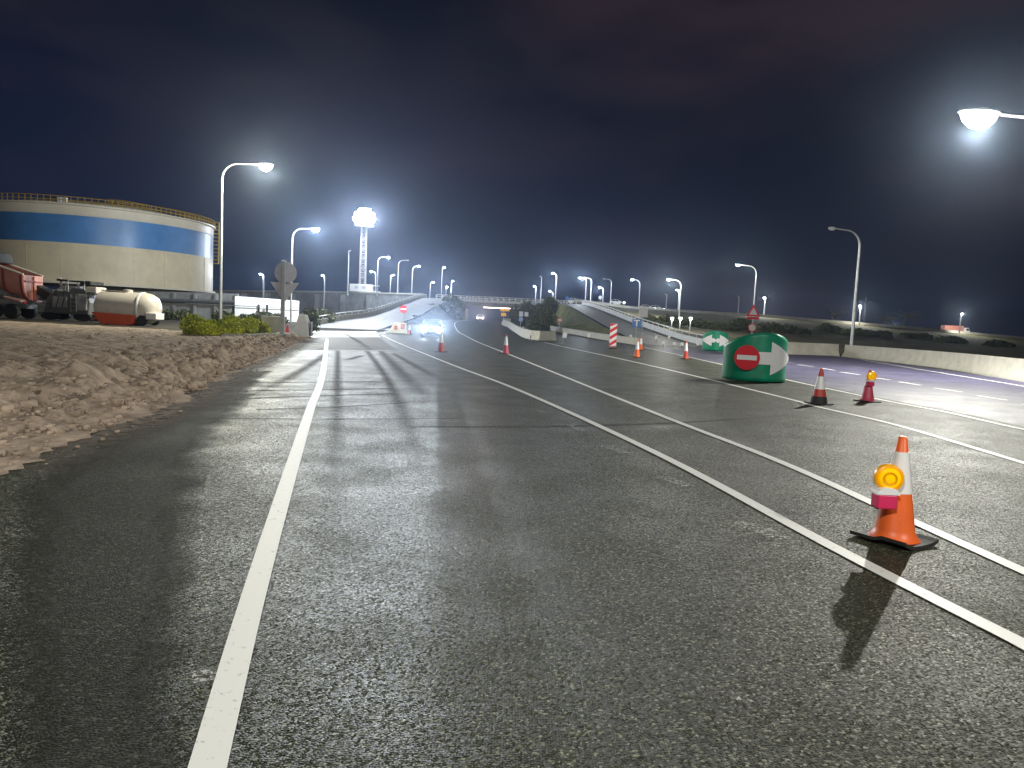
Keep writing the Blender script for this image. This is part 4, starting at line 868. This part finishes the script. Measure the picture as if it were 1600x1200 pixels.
# ------------------------------------------------------------------ vehicles
def wheel(parent, c, r, w=.22, ax='x', rimc=None):
    M3 = Matrix.Rotation(math.pi/2, 3, 'Y') if ax == 'x' else Matrix.Rotation(math.pi/2, 3, 'X')
    o = MB().lathe([(r*.62, -w/2), (r*.94, -w/2), (r, -w*.32), (r, w*.32), (r*.94, w/2), (r*.62, w/2)], 26, c, M3).build('wheel', M['tyre_rubber'], parent, smooth=True)
    MB().lathe([(.02, -w*.42), (r*.2, -w*.46), (r*.3, -w*.3), (r*.61, -w*.44), (r*.61, w*.44), (r*.3, w*.3), (r*.2, w*.46), (.02, w*.42)], 18, c, M3).build('rim', rimc or M['steel'], o, smooth=True)
def car(loc, rz, label, paint, headI=0, headcol=(.85, .93, 1), lensm='lens_head', s=1.0):   # faces local -y
    t = thing('car', loc, label, 'car', 'cars', rz)
    st = [(-2.05, .28, .55, .62), (-2.0, .22, .72, .78), (-1.2, .2, .92, .86), (-.75, .2, .98, .87), (.2, .2, .98, .88), (1.4, .2, 1.0, .87), (1.95, .22, .95, .82), (2.05, .3, .7, .72)]
    G = []
    for y, zb_, zt_, hw in st:
        G.append([(-hw*.9, y, zb_), (-hw, y, (zb_+zt_)/2), (-hw*.95, y, zt_-.04), (-hw*.8, y, zt_), (0, y, zt_+.03), (hw*.8, y, zt_), (hw*.95, y, zt_-.04), (hw, y, (zb_+zt_)/2), (hw*.9, y, zb_), (0, y, zb_-.02), (-hw*.9, y, zb_)])
    b = MB(); b.grid(G); n = len(G[0]); b.f += [tuple(range(n-2, -1, -1)), tuple((len(G)-1)*n+i for i in range(n-1))]; b.m += [0, 0]
    b.build('body', paint, t, smooth=True)
    cab = [(-.85, .96, .98, .80), (-.1, 1.42, 1.46, .62), (.5, 1.46, 1.52, .62), (1.2, 1.44, 1.48, .60), (1.85, .98, 1.0, .76)]
    G = [[(-.80, -.9, .96), (.80, -.9, .96)], [(-.61, -.12, 1.44), (.61, -.12, 1.44)]]
    b = MB(); b.add([(-.61, -.12, 1.44), (.61, -.12, 1.44), (.62, .5, 1.5), (.6, 1.3, 1.46), (-.6, 1.3, 1.46), (-.62, .5, 1.5)], [(0, 1, 2, 5), (5, 2, 3, 4)])
    for sx in (-1, 1):
        b.tube([(sx*.80, -.88, .96), (sx*.61, -.12, 1.45)], .045, 5); b.tube([(sx*.83, .45, .96), (sx*.62, .45, 1.47)], .05, 5); b.tube([(sx*.61, 1.3, 1.45), (sx*.78, 1.9, .98)], .07, 5); b.tube([(sx*.61, -.12, 1.45), (sx*.62, .5, 1.49), (sx*.6, 1.3, 1.45)], .045, 5)
    b.tube([(-.61, -.12, 1.45), (.61, -.12, 1.45)], .045, 5); b.build('roof', paint, t, smooth=True)
    b = MB(); b.add([(-.79, -.87, .955), (.79, -.87, .955), (.60, -.13, 1.435), (-.60, -.13, 1.435)], [(0, 1, 2, 3)]); b.build('windscreen', M['glass'], t)
    b = MB(); b.add([(-.77, 1.86, .97), (.77, 1.86, .97), (.59, 1.29, 1.44), (-.59, 1.29, 1.44)], [(3, 2, 1, 0)]); b.build('rear_window', M['glass'], t)
    for sx in (-1, 1):
        b = MB(); b.add([(sx*.81, -.82, .97), (sx*.8, 1.8, .97), (sx*.605, 1.27, 1.44), (sx*.61, .5, 1.47), (sx*.61, -.1, 1.43)], [(0, 1, 2, 3, 4)]); b.build('side_window', M['glass'], t)
        b = MB(); b.lathe([(.05, -.04), (.12, -.01), (.12, .04), (.05, .09)], 10, (sx*.97, -.62, 1.0)); b.build('mirror', paint, t, smooth=True)
        b = MB(); b.lathe([(.02, .07), (.13, .055), (.17, .0)][::-1], 16, (sx*.58, -1.99, .62), Matrix.Diagonal((1.35, 1, 1)) @ Matrix.Rotation(math.pi/2, 3, 'X')); b.build('headlight', M[lensm], t, smooth=True)
        for y in (-1.28, 1.3): wheel(t, (sx*.78, y, .32), .32, .2)
        b = MB(); b.box((sx*.62, 2.03, .75), (.26, .06, .16)); b.build('tail_light', M['red_sign'], t, bevel=.02)
        if headI: lamp_light('head_light', (sx*.58, -2.25, .63), headI, headcol, t, .06, spot=14, aim=(0, -1, .105)).data.spot_blend = .25
    b = MB(); b.box((0, -2.06, .42), (1.1, .06, .16)); b.build('grille', M['rubber'], t, bevel=.02)
    b = MB(); b.box((0, -2.07, .56), (.5, .03, .11)); b.build('number_plate', M['reflect'], t)
    return t
p = gpt(670, 529); car((p[0], p[1]+2, p[2]), math.radians(6), 'silver white car with dazzling headlights coming off the underpass', M['car'], 2600)
p = at(750, 500, 178); car((p[0], 178, gz(p[0], 178)), 0.05, 'oncoming car with warm glowing headlights under the bridge', M['car_white'], 1200, (1, .72, .6), 'lens_pink')
for x, y, Y, lb, rz in ((1013, 481.5, 212, 'white car on the crest right of the slip road lamp, left of two', 1.45), (1028, 482.5, 213, 'white car on the crest right of the slip road lamp, right of two', 1.5), (966, 473, 208, 'white car at the top of the slip road', 1.3), (897, 471.5, 202, 'white car where the slip road leaves the bridge', .4)):
    p = at(x, y+2, Y); car((p[0], Y+2, p[2]-.2), rz, lb, M['car_white'])
# red lorry on the crest
p = at(1489, 526, 243)
t = thing('lorry', (p[0], 243, p[2]+.35), 'red box lorry passing on the crest at far right', 'lorry')
b = MB(); b.box((-.5, 0, 2.1), (6.2, 2.4, 2.3)); b.build('cargo_box', M['truck_red'], t, bevel=.06)
b = MB(); b.prism([(0, 0), (1.9, 0), (1.9, 1.0), (1.5, 2.0), (0, 2.0)], 2.3, None, (2.75, 0, .7)); b.build('cab', M['white'], t, bevel=.06)
b = MB(); b.box((3.9, -1.16, 2.1), (.8, .04, .7)); b.build('cab_window', M['glass'], t)
b = MB(); b.box((.4, 0, .8), (8, 1.6, .3)); b.build('chassis', M['dark_steel'], t)
for x in (-2.6, -1.4, 3.7):
    for y in (-1.05, 1.05): wheel(t, (x, y, .5), .5, .3, 'y')
# tanker truck at far left
k = 62/F; p = gp(20, 512)
t = thing('tipper_truck', (Xat(22, 62, 1), 62, 0), 'faded red tipper truck at the left edge, only its rear showing', 'truck', None, .0)
ox = Xat(22, 62, 1); zt1, zb1 = zpx(54, 431, 62), zpx(48, 469, 62); xr = Xat(52, 62, 2.5)-ox
def usec(x, zt, zb): return [(x, 1.22*c, zt+(zb-zt)*d) for c, d in ((-1.02, 0), (-1, .35), (-.93, .62), (-.72, .85), (-.4, .97), (0, 1), (.4, .97), (.72, .85), (.93, .62), (1, .35), (1.02, 0))]
secs = [usec(xr-6.5*q, zt1+2.0*q, zb1+1.9*q) for q in np.linspace(0, 1, 14)]
b = MB(); b.grid(secs); n_ = len(secs[0]); b.f += [tuple(range(n_)), tuple(13*n_+i for i in range(n_-1, -1, -1))]; b.m += [0, 0]; b.build('tipper_body', M['truck_red'], t, smooth=True)
def rib(x0, w, e, nm, m):
    bb = MB(); q0, q1 = (xr-x0)/6.5, (xr-x0+w)/6.5
    bb.grid([[(p[0], p[1]*(1+e), p[2]-(.06 if 0 < k < 10 else -.04)) for k, p in enumerate(usec(xr-6.5*q, zt1+2.0*q, zb1+1.9*q))] for q in (q0, q1)]); o = bb.build(nm, m, t, smooth=True); sd = o.modifiers.new('solid', 'SOLIDIFY'); sd.thickness = .06; sd.offset = 0
MB_ = mat('dark_red_band', (.28, .07, .055), .5)
for x0 in (xr-.02, xr-1.5, xr-3.0): rib(x0, .22, .035, 'body_rib', MB_)
b = MB()
for sy in (-1, 1): b.tube([(xr, sy*1.27, zt1+.05), (xr-6.5, sy*1.27, zt1+2.05)], .09, 6)
b.build('top_rail', M['cream'], t)
b = MB(); b.box((xr-2.9, 0, zt1+1.35), (1.5, 2.0, .9), taper=.75); b.build('rolled_tarpaulin', M['rubber'], t, bevel=.1)
b = MB(); b.box((xr+.06, 0, (zt1+zb1)/2), (.06, .12, zt1-zb1-.1)); b.box((xr+.06, 0, zt1-.5), (.06, 2.2, .1)); b.build('tailgate_bar', MB_, t)
for y in (-.85, .85): MB().box((xr-.15, y, 1.35), (.08, .3, .16)).build('tail_light', M['red_sign'], t, bevel=.02)
b = MB(); b.box((-2.5, 0, 1.05), (8, 1.4, .35)); b.build('chassis', M['dark_steel'], t)
MG_ = mat('pinkish_mudguard', (.5, .3, .28), .5)
for y in (-1.0, 1.0): MB().box((.75, y, 1.62), (1.5, .8, .2), ry=.2).build('mudguard', MG_, t, bevel=.05)
for x in (-.9, .55):
    for y in (-1.05, 1.05): wheel(t, (x, y, .62), .62, .5, 'y', M['dark_steel'])
# road milling machine
Y = 63; p = Xat(112, Y, 1)
t = thing('milling_machine', (p, Y, 0), 'dark grey road milling machine with black canopy and conveyor', 'construction machine')
sx = lambda x: Xat(x, Y, 1)-p
zz_ = lambda x, y: zpx(x, y, Y)
b = MB(); b.prism([(sx(78), .6), (sx(148), .55), (sx(150), 1.6), (sx(146), 2.7), (sx(122), 2.75), (sx(118), 2.45), (sx(96), 2.5), (sx(84), 1.9)], 1.9); b.build('body', M['dark_steel'], t, bevel=.08)
b = MB(); b.prism([(sx(128), .9), (sx(146), .9), (sx(147), 2.3), (sx(132), 2.3)], 2.05); b.build('side_cover', M['grey_plant'], t, bevel=.08)
b = MB(); b.prism([(sx(97), 2.35), (sx(128), 2.4), (sx(128), 2.95), (sx(104), 3.0)], 1.7); b.build('engine_hood', M['grey_plant'], t, bevel=.1)
b = MB(); b.box((sx(126), 0, zz_(126, 440)), (2.9, 2.0, .16), ry=.03); b.box((sx(144), 0, zz_(144, 443)), (.9, 2.05, .3)); b.build('canopy', M['rubber'], t, bevel=.05)
for x in (112, 140):
    for y in (-.85, .85): MB().tube([(sx(x), y, 2.5), (sx(x+1), y, zz_(x, 441))], .05, 6).build('canopy_post', M['steel'], t)
b = MB(); b.box((sx(152), -.2, zz_(152, 454)), (.95, 1.6, .55)); b.build('radiator_box', M['cream'], t, bevel=.05)
b = MB()
for q in range(4): b.box((sx(152.5), -1.03, zz_(152, 458)-q*.14), (.6, .04, .06))
b.build('louvres', M['rubber'], t)
b = MB(); b.prism([(sx(52), zz_(52, 452)), (sx(92), 1.2), (sx(96), 1.9), (sx(56), zz_(56, 441))], 1.1); b.build('conveyor', M['rubber'], t, bevel=.05)
b = MB(); b.tube([(sx(62), -.65, zz_(62, 472)), (sx(92), -.65, .9)], .07, 6); b.tube([(sx(62), .65, zz_(62, 472)), (sx(92), .65, .9)], .07, 6); b.build('strut', M['grey_plant'], t)
b = MB()
for q, x in enumerate((90, 99, 108)): b.tube([(sx(x), -.98, 1.0+.1*q), (sx(x+4), -1.0, 1.9), (sx(x+2), -.97, 2.4)], .045, 6)
b.build('hoses', M['rubber'], t, smooth=True)
b = MB()
for zq in (.9, 1.25, 1.6, 1.95): b.box((sx(126), -1.04, zq), (.45, .05, .05))
for xq in (-.22, .22): b.box((sx(126)+xq, -1.04, 1.5), (.05, .05, 1.5))
b.build('ladder', M['steel'], t)
b = MB(); b.box((sx(104), -.97, 1.55), (1.3, .06, .9)); b.build('service_panel', M['grey_plant'], t, bevel=.03)
b = MB(); b.tube([(sx(118), -1.0, 2.45), (sx(118), -1.0, 3.4), (sx(143), -1.0, 3.4), (sx(143), -1.0, 2.6)], .035, 6); b.build('guard_rail', M['white'], t)
for x in (88, 138):
    for y in (-.75, .75):
        b = MB(); b.prism([(sx(x)+.75*math.cos(u)*(1.0), .36+.34*math.sin(u)) for u in np.linspace(0, 2*math.pi, 18, endpoint=False)], .38, None, (0, y, 0)); b.build('crawler_track', M['tyre_rubber'], t, bevel=.03)
b = MB(); b.tube([(sx(100), -.4, 2.9), (sx(100), -.4, 3.4), (sx(98), -.4, 3.55)], .09, 8); b.build('exhaust', M['steel'], t, smooth=True)
b = MB(); b.box((sx(104), -.9, 2.55), (.4, .1, .2)); b.box((sx(95), -.9, 2.25), (.3, .1, .2)); b.build('work_lamp', M['white'], t, bevel=.03)
# tank trailer
Y = 59; p = Xat(200, Y, 1); sx = lambda x: Xat(x, Y, 1)-p
t = thing('tank_trailer', (p, Y, 0), 'cream white tank trailer with orange red belly', 'trailer')
zc = zpx(200, 481, Y); RY = Matrix.Rotation(math.radians(90), 3, 'Y')
b = MB(); b.lathe([(.1, sx(155)), (.9, sx(156)), (1.18, sx(160)), (1.25, sx(168)), (1.25, sx(228)), (1.18, sx(236)), (.95, sx(244)), (.6, sx(248)), (.1, sx(250))], 32, (0, 0, zc), RY, 1.0); b.build('tank', M['cream'], t, smooth=True)
b = MB(); b.lathe([(1.26, sx(222)), (1.30, sx(223)), (1.30, sx(226)), (1.26, sx(227))], 32, (0, 0, zc), RY); b.build('tank_rib', M['white'], t, smooth=True)
b = MB(); b.lathe([(.35, zc+1.2), (.35, zc+1.42), (.1, zc+1.46)], 16); b.box((sx(180), -.0, zc+1.28), (1.8, .7, .08)); b.build('hatch', M['cream'], t, smooth=True)
b = MB(); b.prism([(sx(157), zc-.42), (sx(224), zc-.55), (sx(219), zc-1.25), (sx(205), zc-1.4), (sx(170), zc-1.3)], 2.62); b.build('belly', M['orange_plant'], t, bevel=.05)
b = MB(); b.box((sx(198), 0, .62), (3.8, 1.5, .22)); b.box((sx(165), -.6, .55), (1.6, .25, .2), ry=-.3); b.build('chassis', M['truck_red'], t, bevel=.03)
b = MB(); b.box((sx(247), -.5, .75), (.8, 1.4, .5)); b.build('rear_box', M['white'], t, bevel=.04)
for x in (205, 232):
    for y in (-1.0, 1.0): wheel(t, (sx(x), y, .40), .40, .3, 'y', M['truck_red'])
b = MB(); b.tube([(sx(160), 0, .6), (sx(145), 0, .5), (sx(143), 0, .1)], .08, 6); b.build('drawbar', M['dark_steel'], t)

# ------------------------------------------------------------------ night haze round everything
hz = MB(); hz.box((150, 450, 34), (2300, 1700, 74)); h = hz.build('haze', None)
m = bpy.data.materials.new('haze_air'); m.use_nodes = True; nt = m.node_tree; nt.nodes.clear()
o_ = nt.nodes.new('ShaderNodeOutputMaterial'); v = nt.nodes.new('ShaderNodeVolumePrincipled')
v.inputs['Color'].default_value = (.58, .73, 1, 1); v.inputs['Density'].default_value = .000185; v.inputs['Anisotropy'].default_value = .9
nt.links.new(v.outputs[0], o_.inputs['Volume']); h.data.materials.clear(); h.data.materials.append(m)
tag(h, 'thin pale night haze filling the air around the lamps', kind='stuff')
